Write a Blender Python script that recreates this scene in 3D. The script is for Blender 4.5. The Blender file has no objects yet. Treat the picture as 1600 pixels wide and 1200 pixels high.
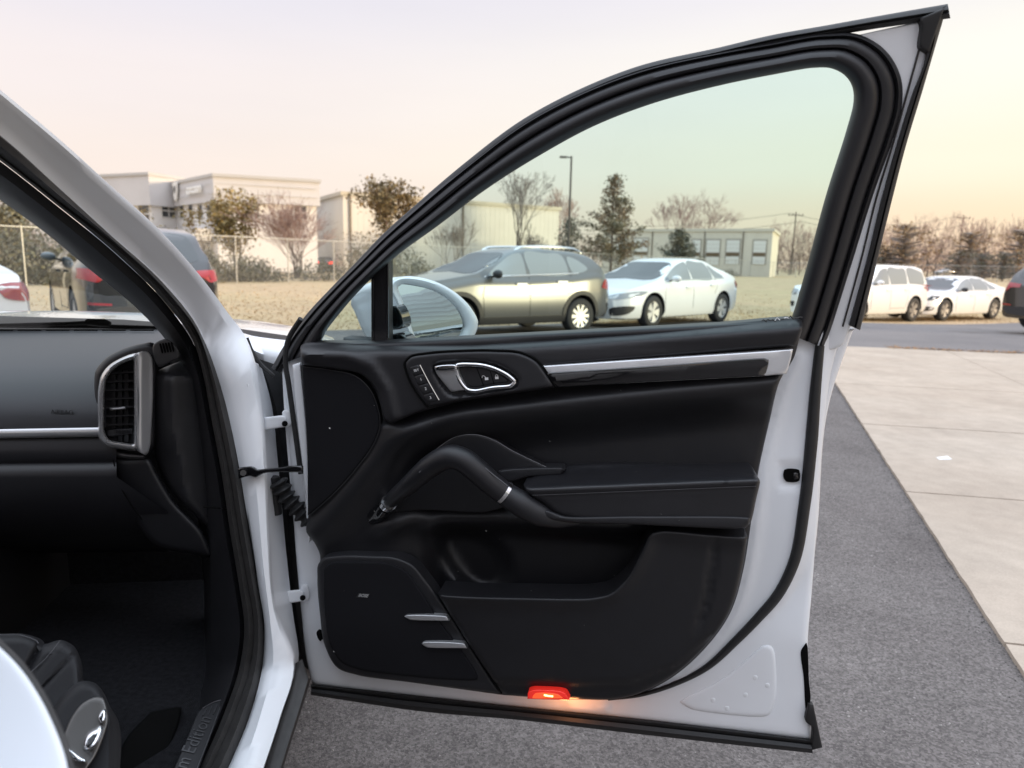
import bpy, bmesh, math, random
import numpy as np
from mathutils import Vector, Matrix
from mathutils.bvhtree import BVHTree
from mathutils.geometry import delaunay_2d_cdt

scene = bpy.context.scene
COL = scene.collection
rng = random.Random(7)
nrg = np.random.default_rng(7)

# ------------------------------------------------------------------ camera
FPX = 1111.1                      # focal length in pixels of the 1600 px wide photograph
CAMZ = 1.3
PITCH, ROLL = math.radians(9.7), math.radians(1.2)
CC = np.array([0, 0, CAMZ])
CF = np.array([0, math.cos(PITCH), -math.sin(PITCH)])
_R0 = np.array([1.0, 0, 0]); _U0 = np.array([0, math.sin(PITCH), math.cos(PITCH)])
CR = math.cos(ROLL)*_R0 + math.sin(ROLL)*_U0
CU = -math.sin(ROLL)*_R0 + math.cos(ROLL)*_U0
camd = bpy.data.cameras.new('camera'); cam = bpy.data.objects.new('camera', camd); COL.objects.link(cam)
camd.sensor_width = 36; camd.lens = FPX/1600*36
camd.clip_start = 0.05; camd.clip_end = 3000
cam.matrix_world = Matrix(((CR[0], CU[0], -CF[0], 0), (CR[1], CU[1], -CF[1], 0), (CR[2], CU[2], -CF[2], CAMZ), (0, 0, 0, 1)))
camd.dof.use_dof = True; camd.dof.focus_distance = 1.38; camd.dof.aperture_fstop = 5.0
scene.camera = cam

# ------------------------------------------------------------------ sky, sun, exposure
SUN_EL, SUN_AZ = math.radians(5.0), math.radians(106)      # azimuth from +Y towards +X
world = bpy.data.worlds.new('World'); scene.world = world; world.use_nodes = True
def build_sky():
    nt = world.node_tree; nt.nodes.clear(); N = nt.nodes.new; L = nt.links.new
    out = N('ShaderNodeOutputWorld'); bg = N('ShaderNodeBackground'); L(bg.outputs[0], out.inputs[0])
    sky = N('ShaderNodeTexSky'); sky.sky_type = 'NISHITA'; sky.sun_disc = False
    sky.sun_elevation = SUN_EL; sky.sun_rotation = SUN_AZ; sky.air_density = 1.2; sky.dust_density = 2.0
    tc = N('ShaderNodeTexCoord'); sep = N('ShaderNodeSeparateXYZ'); L(tc.outputs['Generated'], sep.inputs[0])
    # elevation 0..1
    def ramp(stops):
        r = N('ShaderNodeValToRGB'); cr = r.color_ramp; cr.interpolation = 'EASE'
        while len(cr.elements) > 1: cr.elements.remove(cr.elements[-1])
        for i, (p, c) in enumerate(stops):
            e = cr.elements[0] if i == 0 else cr.elements.new(p)
            e.position = p; e.color = (*c, 1)
        return r
    mx = N('ShaderNodeMath'); mx.operation = 'MAXIMUM'; L(sep.outputs['Z'], mx.inputs[0]); mx.inputs[1].default_value = 0
    away = ramp(SKY_AWAY); glow = ramp(SKY_GLOW)
    L(mx.outputs[0], away.inputs[0]); L(mx.outputs[0], glow.inputs[0])
    # towards-the-sun factor
    dot = N('ShaderNodeVectorMath'); dot.operation = 'DOT_PRODUCT'; L(tc.outputs['Generated'], dot.inputs[0])
    dot.inputs[1].default_value = (math.sin(GLOW_AZ), math.cos(GLOW_AZ), 0.0)
    mr = N('ShaderNodeMapRange'); mr.interpolation_type = 'SMOOTHSTEP'
    mr.inputs['From Min'].default_value = -0.5; mr.inputs['From Max'].default_value = 0.78
    L(dot.outputs['Value'], mr.inputs['Value'])
    # very soft high cloud
    noise = N('ShaderNodeTexNoise'); noise.inputs['Scale'].default_value = 2.2; noise.inputs['Detail'].default_value = 4
    mp = N('ShaderNodeMapping'); mp.inputs['Scale'].default_value = (1, 1, 5); L(tc.outputs['Generated'], mp.inputs[0]); L(mp.outputs[0], noise.inputs['Vector'])
    nm = N('ShaderNodeMapRange'); nm.inputs['From Min'].default_value = 0.3; nm.inputs['From Max'].default_value = 0.7
    nm.inputs['To Min'].default_value = 0.975; nm.inputs['To Max'].default_value = 1.02; L(noise.outputs['Fac'], nm.inputs['Value'])
    mix = N('ShaderNodeMix'); mix.data_type = 'RGBA'; L(mr.outputs[0], mix.inputs['Factor']); L(away.outputs[0], mix.inputs['A']); L(glow.outputs[0], mix.inputs['B'])
    m2 = N('ShaderNodeMix'); m2.data_type = 'RGBA'; m2.blend_type = 'MULTIPLY'; m2.inputs['Factor'].default_value = 1
    L(mix.outputs['Result'], m2.inputs['A']); L(nm.outputs[0], m2.inputs['B'])
    sc = N('ShaderNodeVectorMath'); sc.operation = 'SCALE'; sc.inputs['Scale'].default_value = SKY_VEIL; L(m2.outputs['Result'], sc.inputs[0])
    sk = N('ShaderNodeVectorMath'); sk.operation = 'SCALE'; sk.inputs['Scale'].default_value = 0.25; L(sky.outputs[0], sk.inputs[0])
    ad = N('ShaderNodeVectorMath'); ad.operation = 'ADD'; L(sc.outputs[0], ad.inputs[0]); L(sk.outputs[0], ad.inputs[1])
    L(ad.outputs[0], bg.inputs['Color']); bg.inputs['Strength'].default_value = 0.1
GLOW_AZ = math.radians(86)
SKY_VEIL = 7.2
# z = sin(elevation); overcast-like brightening towards the zenith
SKY_AWAY = [(0.0, (0.93, 0.77, 0.71)), (0.10, (0.95, 0.82, 0.78)), (0.2, (0.93, 0.83, 0.83)), (0.32, (0.83, 0.79, 0.875)), (0.6, (1.45, 1.5, 1.68)), (1.0, (2.4, 2.68, 3.06))]
SKY_GLOW = [(0.0, (1.0, 0.68, 0.48)), (0.055, (1.04, 0.83, 0.60)), (0.13, (1.05, 0.975, 0.79)), (0.24, (1.04, 1.0, 0.91)), (0.36, (0.90, 0.86, 0.93)), (0.6, (1.5, 1.5, 1.66)), (1.0, (2.4, 2.68, 3.06))]
build_sky()
sund = bpy.data.lights.new('sun', 'SUN'); sun = bpy.data.objects.new('sun', sund); COL.objects.link(sun)
sund.energy = 2.6; sund.angle = math.radians(6); sund.color = (1.0, 0.77, 0.49)
_sd = Vector((math.sin(SUN_AZ)*math.cos(SUN_EL), math.cos(SUN_AZ)*math.cos(SUN_EL), math.sin(SUN_EL)))
sun.rotation_euler = _sd.to_track_quat('Z', 'Y').to_euler(); sun.location = (20, 5, 12)
scene.view_settings.view_transform = 'Standard'; scene.view_settings.look = 'None'
scene.view_settings.exposure = 0.42; scene.view_settings.gamma = 1.0; scene.view_settings.use_curve_mapping = False
scene.render.engine = 'CYCLES'
scene.cycles.max_bounces = 8; scene.cycles.transparent_max_bounces = 16
scene.cycles.caustics_reflective = False; scene.cycles.caustics_refractive = False
scene.cycles.sample_clamp_indirect = 6
try: scene.cycles.use_denoising = True
except Exception: pass

# ------------------------------------------------------------------ pixel rays
def ray(px, py): return CF + ((px-800)/FPX)*CR + ((600-py)/FPX)*CU
def D(px, py, y):                        # the point seen at a pixel, y metres ahead
    d = ray(px, py); return CC + d*(y/d[1])
def atz(px, py, z=0.0):                  # the point seen at a pixel, at height z
    d = ray(px, py); return CC + d*((z-CAMZ)/d[2])

# ------------------------------------------------------------------ materials
def lin(c): return tuple(((v/255)/12.92 if v/255 <= .04045 else ((v/255+.055)/1.055)**2.4) for v in c)
MATS = {}
def mat(name, base, rough=.5, metal=0, spec=.5, coat=0, coat_rough=.05, noise=None, bump=None, emit=None, two=None, island=None, coords='Object', aniso=0):
    """noise=(scale,amount) value mottling, two=(colour,scale,lo,hi) second colour, bump=(scale,strength[,dist])"""
    if name in MATS: return MATS[name]
    m = bpy.data.materials.new(name); m.use_nodes = True; nt = m.node_tree; N = nt.nodes.new; L = nt.links.new
    b = nt.nodes['Principled BSDF']
    b.inputs['Base Color'].default_value = (*base, 1); b.inputs['Roughness'].default_value = rough
    b.inputs['Metallic'].default_value = metal; b.inputs['Specular IOR Level'].default_value = spec
    b.inputs['Coat Weight'].default_value = coat; b.inputs['Coat Roughness'].default_value = coat_rough
    if aniso: b.inputs['Anisotropic'].default_value = aniso
    tc = N('ShaderNodeTexCoord'); vec = tc.outputs[coords]
    last = None
    if two:
        n = N('ShaderNodeTexNoise'); n.inputs['Scale'].default_value = two[1]; n.inputs['Detail'].default_value = 5; L(vec, n.inputs['Vector'])
        r = N('ShaderNodeMapRange'); r.inputs['From Min'].default_value = two[2]; r.inputs['From Max'].default_value = two[3]; L(n.outputs['Fac'], r.inputs['Value'])
        x = N('ShaderNodeMix'); x.data_type = 'RGBA'; L(r.outputs[0], x.inputs['Factor']); x.inputs['A'].default_value = (*base, 1); x.inputs['B'].default_value = (*two[0], 1)
        last = x.outputs['Result']
    def mul(fac_out, lo, hi, fmin=0., fmax=1.):
        nonlocal last
        r = N('ShaderNodeMapRange'); r.inputs['From Min'].default_value = fmin; r.inputs['From Max'].default_value = fmax
        r.inputs['To Min'].default_value = lo; r.inputs['To Max'].default_value = hi; L(fac_out, r.inputs['Value'])
        x = N('ShaderNodeMix'); x.data_type = 'RGBA'; x.blend_type = 'MULTIPLY'; x.inputs['Factor'].default_value = 1
        if last is None: x.inputs['A'].default_value = (*base, 1)
        else: L(last, x.inputs['A'])
        L(r.outputs[0], x.inputs['B']); last = x.outputs['Result']
    if noise:
        for sc_, am in ([noise] if not isinstance(noise, list) else noise):
            n = N('ShaderNodeTexNoise'); n.inputs['Scale'].default_value = sc_; n.inputs['Detail'].default_value = 4; L(vec, n.inputs['Vector'])
            mul(n.outputs['Fac'], 1-am, 1+am, .3, .7)
    if island:
        g = N('ShaderNodeNewGeometry'); mul(g.outputs['Random Per Island'], 1-island, 1+island)
    if last is not None: L(last, b.inputs['Base Color'])
    if bump:
        n = N('ShaderNodeTexNoise'); n.inputs['Scale'].default_value = bump[0]; n.inputs['Detail'].default_value = 3; L(vec, n.inputs['Vector'])
        bp = N('ShaderNodeBump'); bp.inputs['Strength'].default_value = bump[1]; bp.inputs['Distance'].default_value = bump[2] if len(bump) > 2 else .002
        L(n.outputs['Fac'], bp.inputs['Height']); L(bp.outputs[0], b.inputs['Normal'])
    if emit: b.inputs['Emission Color'].default_value = (*emit[0], 1); b.inputs['Emission Strength'].default_value = emit[1]
    MATS[name] = m; return m
def mat_glass(name, tint, gloss=.5, ior=1.45):
    if name in MATS: return MATS[name]
    m = bpy.data.materials.new(name); m.use_nodes = True; nt = m.node_tree; nt.nodes.clear(); N = nt.nodes.new; L = nt.links.new
    o = N('ShaderNodeOutputMaterial'); t = N('ShaderNodeBsdfTransparent'); t.inputs[0].default_value = (*tint, 1)
    g = N('ShaderNodeBsdfGlossy'); g.inputs['Roughness'].default_value = .02
    f = N('ShaderNodeFresnel'); f.inputs['IOR'].default_value = ior
    k = N('ShaderNodeMath'); k.operation = 'MULTIPLY'; k.inputs[1].default_value = gloss; L(f.outputs[0], k.inputs[0])
    x = N('ShaderNodeMixShader'); L(k.outputs[0], x.inputs[0]); L(t.outputs[0], x.inputs[1]); L(g.outputs[0], x.inputs[2]); L(x.outputs[0], o.inputs[0])
    MATS[name] = m; return m

# ------------------------------------------------------------------ objects
def tag(o, label=None, cat=None, group=None, kind=None):
    if label: o['label'] = label
    if cat: o['category'] = cat
    if group: o['group'] = group
    if kind: o['kind'] = kind
    return o
def mesh(name, V, F, m, angle=35, mats=None, fm=None):
    me = bpy.data.meshes.new(name); me.from_pydata([tuple(map(float, v)) for v in V], [], [tuple(int(i) for i in f) for f in F])
    for q in (mats or [m]): me.materials.append(q)
    if fm is not None: me.polygons.foreach_set('material_index', np.asarray(fm, dtype=np.int32))
    if angle is not None and len(me.polygons):
        me.polygons.foreach_set('use_smooth', np.ones(len(me.polygons), dtype=bool)); me.set_sharp_from_angle(angle=math.radians(angle))
    me.update(); return me
def ob(name, me, parent=None, kind=None):
    o = bpy.data.objects.new(name, me); COL.objects.link(o)
    if parent is not None: o.parent = parent
    if kind: o['kind'] = kind
    return o
def mk(name, V, F, m, parent=None, angle=35, kind=None): return ob(name, mesh(name, V, F, m, angle), parent, kind)
def empty(name, loc, rz=0, label=None, cat=None, group=None):
    o = bpy.data.objects.new(name, None); COL.objects.link(o); o.location = tuple(map(float, loc)); o.rotation_euler = (0, 0, rz); o.empty_display_size = .2
    return tag(o, label, cat, group)
def copy_tree(o, parent=None):
    c = o.copy(); COL.objects.link(c)
    if parent is not None: c.parent = parent
    for ch in list(o.children): copy_tree(ch, c)
    return c
class MB:                                # collects simple shapes into one mesh
    def __init__(s): s.V = []; s.F = []
    def add(s, V, F):
        n = len(s.V); s.V += [tuple(map(float, v)) for v in V]; s.F += [tuple(int(i)+n for i in f) for f in F]; return s
    def box(s, a, b, M=None):
        x0, y0, z0 = a; x1, y1, z1 = b
        V = [(x0,y0,z0),(x1,y0,z0),(x1,y1,z0),(x0,y1,z0),(x0,y0,z1),(x1,y0,z1),(x1,y1,z1),(x0,y1,z1)]
        if M is not None: V = [tuple(M @ Vector(v)) for v in V]
        return s.add(V, [(0,3,2,1),(4,5,6,7),(0,1,5,4),(1,2,6,5),(2,3,7,6),(3,0,4,7)])
    def bar(s, p, q, w, h=None, n=4, taper=1.0, roll=0):
        p = Vector(p); q = Vector(q); d = (q-p)
        if d.length < 1e-6: return s
        d.normalize(); up = Vector((0,0,1)) if abs(d.z) < .95 else Vector((1,0,0))
        a = d.cross(up).normalized(); b = a.cross(d)
        h = w if h is None else h; V = []
        for (c, t) in ((p, 1), (q, taper)):
            for k in range(n):
                an = 2*math.pi*(k+.5)/n+roll; V.append(tuple(c+a*(math.cos(an)*w*t)+b*(math.sin(an)*h*t)))
        F = [(k, (k+1) % n, n+(k+1) % n, n+k) for k in range(n)] + [tuple(range(n-1, -1, -1)), tuple(range(n, 2*n))]
        return s.add(V, F)
    def prism(s, foot, z0, z1):
        n = len(foot); V = [(x, y, z0) for x, y in foot]+[(x, y, z1) for x, y in foot]
        return s.add(V, [(k, (k+1) % n, n+(k+1) % n, n+k) for k in range(n)]+[tuple(range(n-1, -1, -1)), tuple(range(n, 2*n))])
    def build(s, name, m, parent=None, angle=35, kind=None): return mk(name, s.V, s.F, m, parent, angle, kind)
def tube_data(P, r, n=10, flat=1.0, up=None, cap=True):
    P = np.asarray(P, float); k = len(P); r = np.broadcast_to(np.asarray(r, float), (k,)); T = np.gradient(P, axis=0); T /= np.linalg.norm(T, axis=1)[:, None]+1e-12
    up = np.array(up if up is not None else (0, 0, 1.0)); V = []; F = []
    for i in range(k):
        a = np.cross(T[i], up)
        if np.linalg.norm(a) < 1e-3: a = np.cross(T[i], (1.0, .2, 0))
        a /= np.linalg.norm(a); b = np.cross(a, T[i])
        for j in range(n):
            an = 2*math.pi*j/n; V.append(P[i]+a*math.cos(an)*r[i]+b*math.sin(an)*r[i]*flat)
    for i in range(k-1):
        for j in range(n): F.append((i*n+j, i*n+(j+1) % n, (i+1)*n+(j+1) % n, (i+1)*n+j))
    if cap: F.append(tuple(range(n-1, -1, -1))); F.append(tuple((k-1)*n+j for j in range(n)))
    return V, F
def tube(name, P, r, m, parent=None, n=10, flat=1.0, up=None): V, F = tube_data(P, r, n, flat, up); return mk(name, V, F, m, parent, 40)
def crom(pts, step=6.0, closed=True):
    """smooth outline through 2-D/3-D points; a point with a trailing True (corner) stays sharp. first two coords measure length"""
    C = [bool(p[-1] is True) for p in pts]; P = [np.array([v for v in p if v is not True], float) for p in pts]; n = len(P); out = []
    for i in range(n if closed else n-1):
        a, b = P[i], P[(i+1) % n]; pa = P[i-1] if (closed or i > 0) else a; pb = P[(i+2) % n] if (closed or i+2 < n) else b
        L = np.linalg.norm((b-a)[:2]); 
        def tan(prev, here, nxt, corner):
            if corner: return nxt-here if False else None
            l0 = np.linalg.norm((here-prev)[:2])+1e-9; l1 = np.linalg.norm((nxt-here)[:2])+1e-9
            return ((here-prev)/l0*l1+(nxt-here)/l1*l0)/(l0+l1)
        ta = tan(pa, a, b, C[i] or (not closed and i == 0)); tb = tan(a, b, pb, C[(i+1) % n] or (not closed and i+2 >= n))
        if ta is None: ta = (b-a)/(L+1e-9)
        if tb is None: tb = (b-a)/(L+1e-9)
        l_p = np.linalg.norm((a-pa)[:2]); l_n = np.linalg.norm((pb-b)[:2])
        La = min(L, 1.5*l_p) if l_p > 1e-9 and not C[i] else L; Lb = min(L, 1.5*l_n) if l_n > 1e-9 and not C[(i+1) % n] else L
        k = max(1, int(round(L/step)))
        for j in range(k):
            t = j/k; h00 = 2*t**3-3*t*t+1; h10 = t**3-2*t*t+t; h01 = -2*t**3+3*t*t; h11 = t**3-t*t
            out.append(h00*a+h10*La*ta+h01*b+h11*Lb*tb)
    if not closed: out.append(P[-1])
    return np.array(out)
def resample(pts, n, corner=False):
    P = np.asarray(crom(pts, 3.0, False) if not corner else [list(map(float, p)) for p in pts], float); s = np.r_[0, np.cumsum(np.linalg.norm(np.diff(P[:, :2], axis=0), axis=1))]
    t = np.linspace(0, s[-1], n); return np.stack([np.interp(t, s, P[:, k]) for k in range(P.shape[1])], 1)
def grid_faces(r, c, closed=False):
    return [(i*c+j, i*c+(j+1) % c, (i+1)*c+(j+1) % c, (i+1)*c+j) for i in range(r-1) for j in range(c if closed else c-1)]
def segdist(P, Q, closed=True):
    """distance from points P to polyline Q"""
    A = Q; B = np.roll(Q, -1, 0) if closed else Q[1:]; A = A if closed else Q[:-1]
    out = np.full(len(P), 1e9)
    for s in range(0, len(P), 4000):
        p = P[s:s+4000, None, :]; d = (B-A)[None]; t = np.clip(((p-A[None])*d).sum(-1)/((d*d).sum(-1)+1e-12), 0, 1)
        out[s:s+4000] = np.sqrt(((p-A[None]-t[..., None]*d)**2).sum(-1)).min(1)
    return out
def inside(P, Q):
    x, y = P[:, 0], P[:, 1]; r = np.zeros(len(P), bool); n = len(Q)
    for i in range(n):
        x1, y1 = Q[i]; x2, y2 = Q[(i+1) % n]
        c = (y1 > y) != (y2 > y)
        if y1 != y2: r ^= c & (x < (x2-x1)*(y-y1)/(y2-y1)+x1)
    return r
def fill2d(out, step, rows=()):
    """triangulate an outline with a grid of inner points; returns points, triangles, distance to the rim, rim count"""
    out = np.asarray(out, float); lo = out.min(0); hi = out.max(0)
    gx, gy = np.meshgrid(np.arange(lo[0]+step/2, hi[0], step), np.arange(lo[1]+step/2, hi[1], step)); g = np.stack([gx.ravel(), gy.ravel()], 1)
    g[:, 0] += (np.arange(len(g)) % 2)*step*.17
    g = g[inside(g, out)]; dg = segdist(g, out) if len(g) else np.zeros(0)
    mx = max(rows) if rows else step*.4
    pts = [out, g[dg > mx+step*.45]]
    if rows:
        t = np.roll(out, -1, 0)-np.roll(out, 1, 0); t /= np.linalg.norm(t, axis=1)[:, None]+1e-12; nrm = np.stack([-t[:, 1], t[:, 0]], 1)
        area = ((out[:, 0]*np.roll(out[:, 1], -1))-(np.roll(out[:, 0], -1)*out[:, 1])).sum()
        if area < 0: nrm = -nrm
        for d in rows:
            q = out+nrm*d; ok = inside(q, out); q = q[ok]
            if len(q): pts.append(q[segdist(q, out) > d*.93])
    P = np.concatenate(pts); n = len(out)
    res = delaunay_2d_cdt([Vector(p) for p in P], [(i, (i+1) % n) for i in range(n)], [list(range(n))], 1, 1e-4)
    V = np.array([tuple(v) for v in res[0]]); F = res[2]
    # rim order in the result
    omap = {}
    for i, og in enumerate(res[3]):
        for o_ in og:
            if o_ < n: omap[o_] = i
    rim = [omap[i] for i in range(n) if i in omap]
    return V, F, segdist(V, out), rim
class Surf:                              # a surface that pixels are traced on; w metres proud of it along n
    def __init__(s, fn, n): s.pt = fn; s.n = np.array(n, float)
def panel(name, pts, S, w0, m, parent, rnd=6, rm=.006, thick=.02, step=9, hf=None, smooth=True, seg=6, angle=45, back=True, cone=False):
    out = crom(pts, seg, True) if smooth else np.array([[float(a) for a in p[:2]] for p in pts])
    out = out[:, :2]
    V2, F, d, rim = fill2d(out, step, [rnd*.12, rnd*.35, rnd*.65, rnd] if rnd else ())
    w = np.full(len(V2), float(w0))
    if rnd: q = 1-np.clip(d/rnd, 0, 1); w -= rm*(1-np.sqrt(np.clip(1-q*q, 0, 1)))
    if hf is not None: w += hf(V2[:, 0], V2[:, 1], d)
    V = [S.pt(V2[i, 0], V2[i, 1], w[i]) for i in range(len(V2))]; F = [tuple(f) for f in F]
    if back and thick:
        n0 = len(V); k = len(rim); cen = sum(V[i] for i in rim)/k
        V += [V[i]-S.n*thick if not cone else V[i]+(V[i]-CC)/np.linalg.norm(V[i]-CC)*thick+(cen-V[i])*.06 for i in rim]
        for i in range(k): F.append((rim[i], n0+i, n0+(i+1) % k, rim[(i+1) % k]))
    me = mesh(name, V, F, m, angle)
    bm = bmesh.new(); bm.from_mesh(me); bmesh.ops.recalc_face_normals(bm, faces=bm.faces); bm.to_mesh(me); bm.free()
    return ob(name, me, parent)
def loft(name, rows, m, parent, angle=45, closed=False):
    """rows: list of equally long point lists"""
    c = len(rows[0]); V = [p for r in rows for p in r]; F = grid_faces(len(rows), c, closed)
    return mk(name, V, F, m, parent, angle)
def text_obj(name, s, size, M, m, parent, depth=.0004, shear=0, spacing=1.0, bold=0):
    cu = bpy.data.curves.new(name, 'FONT'); cu.body = s; cu.size = size; cu.extrude = depth; cu.shear = shear; cu.space_character = spacing; cu.offset = bold
    cu.align_x = 'CENTER'; cu.align_y = 'CENTER'; cu.resolution_u = 3
    o = bpy.data.objects.new('tmp', cu); COL.objects.link(o); bpy.context.view_layer.update()
    me = bpy.data.meshes.new_from_object(o.evaluated_get(bpy.context.evaluated_depsgraph_get())); bpy.data.objects.remove(o)
    me.name = name; me.transform(M); me.materials.clear(); me.materials.append(m); return ob(name, me, parent)
def sm(x, a, b):
    t = np.clip((x-a)/(b-a), 0, 1); return t*t*(3-2*t)
def gz(x, y):                            # the lot falls away a little to the far right
    return -0.32*sm(y, 13, 24)*(1-sm(y, 32, 60))*sm(x, 4, 13)
# ================================================================== THE SETTING
def ground_mat(name, c1, c2, sc1, fine, bump, rough=.9):
    m = bpy.data.materials.new(name); m.use_nodes = True; nt = m.node_tree; N = nt.nodes.new; L = nt.links.new; b = nt.nodes['Principled BSDF']
    tc = N('ShaderNodeTexCoord'); o = tc.outputs['Object']
    n1 = N('ShaderNodeTexNoise'); n1.inputs['Scale'].default_value = sc1; n1.inputs['Detail'].default_value = 6; n1.inputs['Roughness'].default_value = .6; L(o, n1.inputs['Vector'])
    r1 = N('ShaderNodeMapRange'); r1.inputs['From Min'].default_value = .32; r1.inputs['From Max'].default_value = .68; L(n1.outputs['Fac'], r1.inputs['Value'])
    x = N('ShaderNodeMix'); x.data_type = 'RGBA'; x.inputs['A'].default_value = (*c1, 1); x.inputs['B'].default_value = (*c2, 1); L(r1.outputs[0], x.inputs['Factor'])
    last = x.outputs['Result']
    hgt = None
    for kind, sc, am in fine:
        if kind == 'v':
            n = N('ShaderNodeTexVoronoi'); n.inputs['Scale'].default_value = sc; L(o, n.inputs['Vector'])
            s = N('ShaderNodeSeparateColor'); L(n.outputs['Color'], s.inputs[0]); f = s.outputs[0]; lo, hi = 0, 1; hgt = n.outputs['Distance']
        else:
            n = N('ShaderNodeTexNoise'); n.inputs['Scale'].default_value = sc; n.inputs['Detail'].default_value = 3; L(o, n.inputs['Vector']); f = n.outputs['Fac']; lo, hi = .3, .7
        r = N('ShaderNodeMapRange'); r.inputs['From Min'].default_value = lo; r.inputs['From Max'].default_value = hi; r.inputs['To Min'].default_value = 1-am; r.inputs['To Max'].default_value = 1+am; L(f, r.inputs['Value'])
        y = N('ShaderNodeMix'); y.data_type = 'RGBA'; y.blend_type = 'MULTIPLY'; y.inputs['Factor'].default_value = 1; L(last, y.inputs['A']); L(r.outputs[0], y.inputs['B']); last = y.outputs['Result']
    L(last, b.inputs['Base Color']); b.inputs['Roughness'].default_value = rough; b.inputs['Specular IOR Level'].default_value = .25
    nb = N('ShaderNodeTexNoise'); nb.inputs['Scale'].default_value = bump[0]; nb.inputs['Detail'].default_value = 4; L(o, nb.inputs['Vector'])
    bp = N('ShaderNodeBump'); bp.inputs['Strength'].default_value = bump[1]; bp.inputs['Distance'].default_value = bump[2]; L(nb.outputs['Fac'], bp.inputs['Height']); L(bp.outputs[0], b.inputs['Normal'])
    return m
M_asphalt = ground_mat('asphalt', (.135, .120, .114), (.185, .168, .159), 1.1, [('v', 170, .36), ('v', 90, .14), ('n', 30, .07), ('n', 3.3, .10)], (240, .7, .008))
M_road = ground_mat('road_asphalt', (.16, .15, .15), (.21, .195, .19), .5, [('n', 40, .15)], (60, .5, .01))
M_conc = ground_mat('concrete', (.40, .332, .268), (.47, .400, .328), .9, [('n', 130, .07), ('n', 9, .06), ('n', 2.1, .07)], (160, .35, .004))
M_joint = ground_mat('joint_filler', (.20, .17, .15), (.26, .22, .2), 3, [('n', 60, .2)], (80, .5, .005))
M_grass = ground_mat('dormant_grass', (.47, .335, .205), (.43, .34, .19), .16, [('n', 6, .10), ('n', 45, .12), ('n', 1.1, .12)], (30, .10, .01))

def sheet(name, xs, ys, m, dz, kind='structure', zf=gz, mask=None):
    X, Y = np.meshgrid(xs, ys); Z = zf(X, Y)+dz; V = np.stack([X.ravel(), Y.ravel(), Z.ravel()], 1); F = grid_faces(len(ys), len(xs))
    if mask is not None: F = [f for f in F if mask(V[list(f)].mean(0))]
    return mk(name, V, F, m, None, 80, kind)
gs = np.r_[-900, -500, -250, -150, np.arange(-100, 101, 4.0), 150, 250, 500, 900]
sheet('ground', gs, np.r_[-300, -100, -40, np.arange(-20, 121, 4.0), 160, 250, 500, 1200], M_grass, -.03)
# asphalt lot: everything on the near side of the grass edge
GE0, GED = np.array([-4.2, 12.7]), np.array([.887, .46]); GED /= np.linalg.norm(GED); GEN = np.array([GED[1], -GED[0]])   # towards the camera
def lot():
    V = []; F = []; us = np.arange(-46, 90, 2.0); vs = np.r_[0, .25, .6, 1.5, 3, 5, 7, 10, 14, 18, 24, 32, 44]
    for v in vs:
        for u in us:
            wob = (.12*math.sin(u*1.7)+.1*math.sin(u*.63+1))*(v < .1)
            p = GE0+GED*u+GEN*(v+wob); V.append((p[0], p[1], float(gz(p[0], p[1]))-.0))
    return mk('parking_lot', V, grid_faces(len(vs), len(us)), M_asphalt, None, 80, 'structure')
lot()
# the lighter road band behind the concrete apron
A_, B_ = atz(1600, 1060), atz(1305, 600); E1 = (B_-A_)[:2]; E1 /= np.linalg.norm(E1)
J2a, J2b = atz(1355, 666), atz(1600, 681); E2 = (J2b-J2a)[:2]; E2 /= np.linalg.norm(E2)
def edge_u(px, py): q = atz(px, py)[:2]-A_[:2]; M2 = np.stack([E1, E2], 1); return np.linalg.solve(M2, q)
us = [edge_u(1570, 1012)[0], edge_u(1422, 773)[0], edge_u(1355, 666)[0], edge_u(1320, 602)[0]]
back_u = edge_u(1400, 546)[0]; vj = edge_u(1475, 548)[1]
rows_u = [us[0]-3.6, us[0]-1.9, us[0]]+us[1:]+[back_u]
cols_v = [0, vj, 2*vj, 3*vj, 4*vj]
conc_root = MB()
q = lambda u, v: tuple(A_[:2]+E1*u+E2*v)
conc_root.prism([q(rows_u[0], 0.02), q(rows_u[-1], 0.02), q(rows_u[-1], cols_v[-1]), q(rows_u[0], cols_v[-1])], -.10, -.012+.018)
apron = conc_root.build('concrete_apron', M_joint, None, 30, 'structure')
g = .007
for i in range(len(rows_u)-1):
    for j in range(len(cols_v)-1):
        u0, u1, v0, v1 = rows_u[i]+g, rows_u[i+1]-g, cols_v[j]+(g if j else 0), cols_v[j+1]-g
        bm = bmesh.new(); up = []
        nz = 26
        top = []
        for k in range(nz): 
            t = k/(nz-1); top.append((u0+(u1-u0)*t, v0+(nrg.normal(0, .0018) if j == 0 else 0)))
        top += [(u1, v1), (u0, v1)]
        zt = .018+nrg.normal(0, .0015)
        vb = [bm.verts.new((*q(u, v), -.1)) for u, v in top]; vt = [bm.verts.new((*q(u, v), zt)) for u, v in top]
        bm.faces.new(vt); 
        for k in range(len(top)): bm.faces.new((vb[k], vb[(k+1) % len(top)], vt[(k+1) % len(top)], vt[k]))
        bmesh.ops.recalc_face_normals(bm, faces=bm.faces)
        me = bpy.data.meshes.new('slab'); bm.to_mesh(me); bm.free(); me.materials.append(M_conc); ob('slab', me, apron)
# road sheet behind the apron
def road():
    V = []; us_ = np.arange(0, 50, 1.5); vs_ = np.array([0, .5, 1.5, 3, 4.5, 6])
    for v in vs_:
        for u in us_:
            p0 = np.array(q(back_u+.02, u-1.0)); p1 = GE0+GED*(u*1.0+6.5)+GEN*.15
            p = p0+(p1-p0)*(v/6); V.append((*p, float(gz(*p))+.005))
    return mk('road', V, grid_faces(len(vs_), len(us_)), M_road, None, 80, 'structure')
road()
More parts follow.
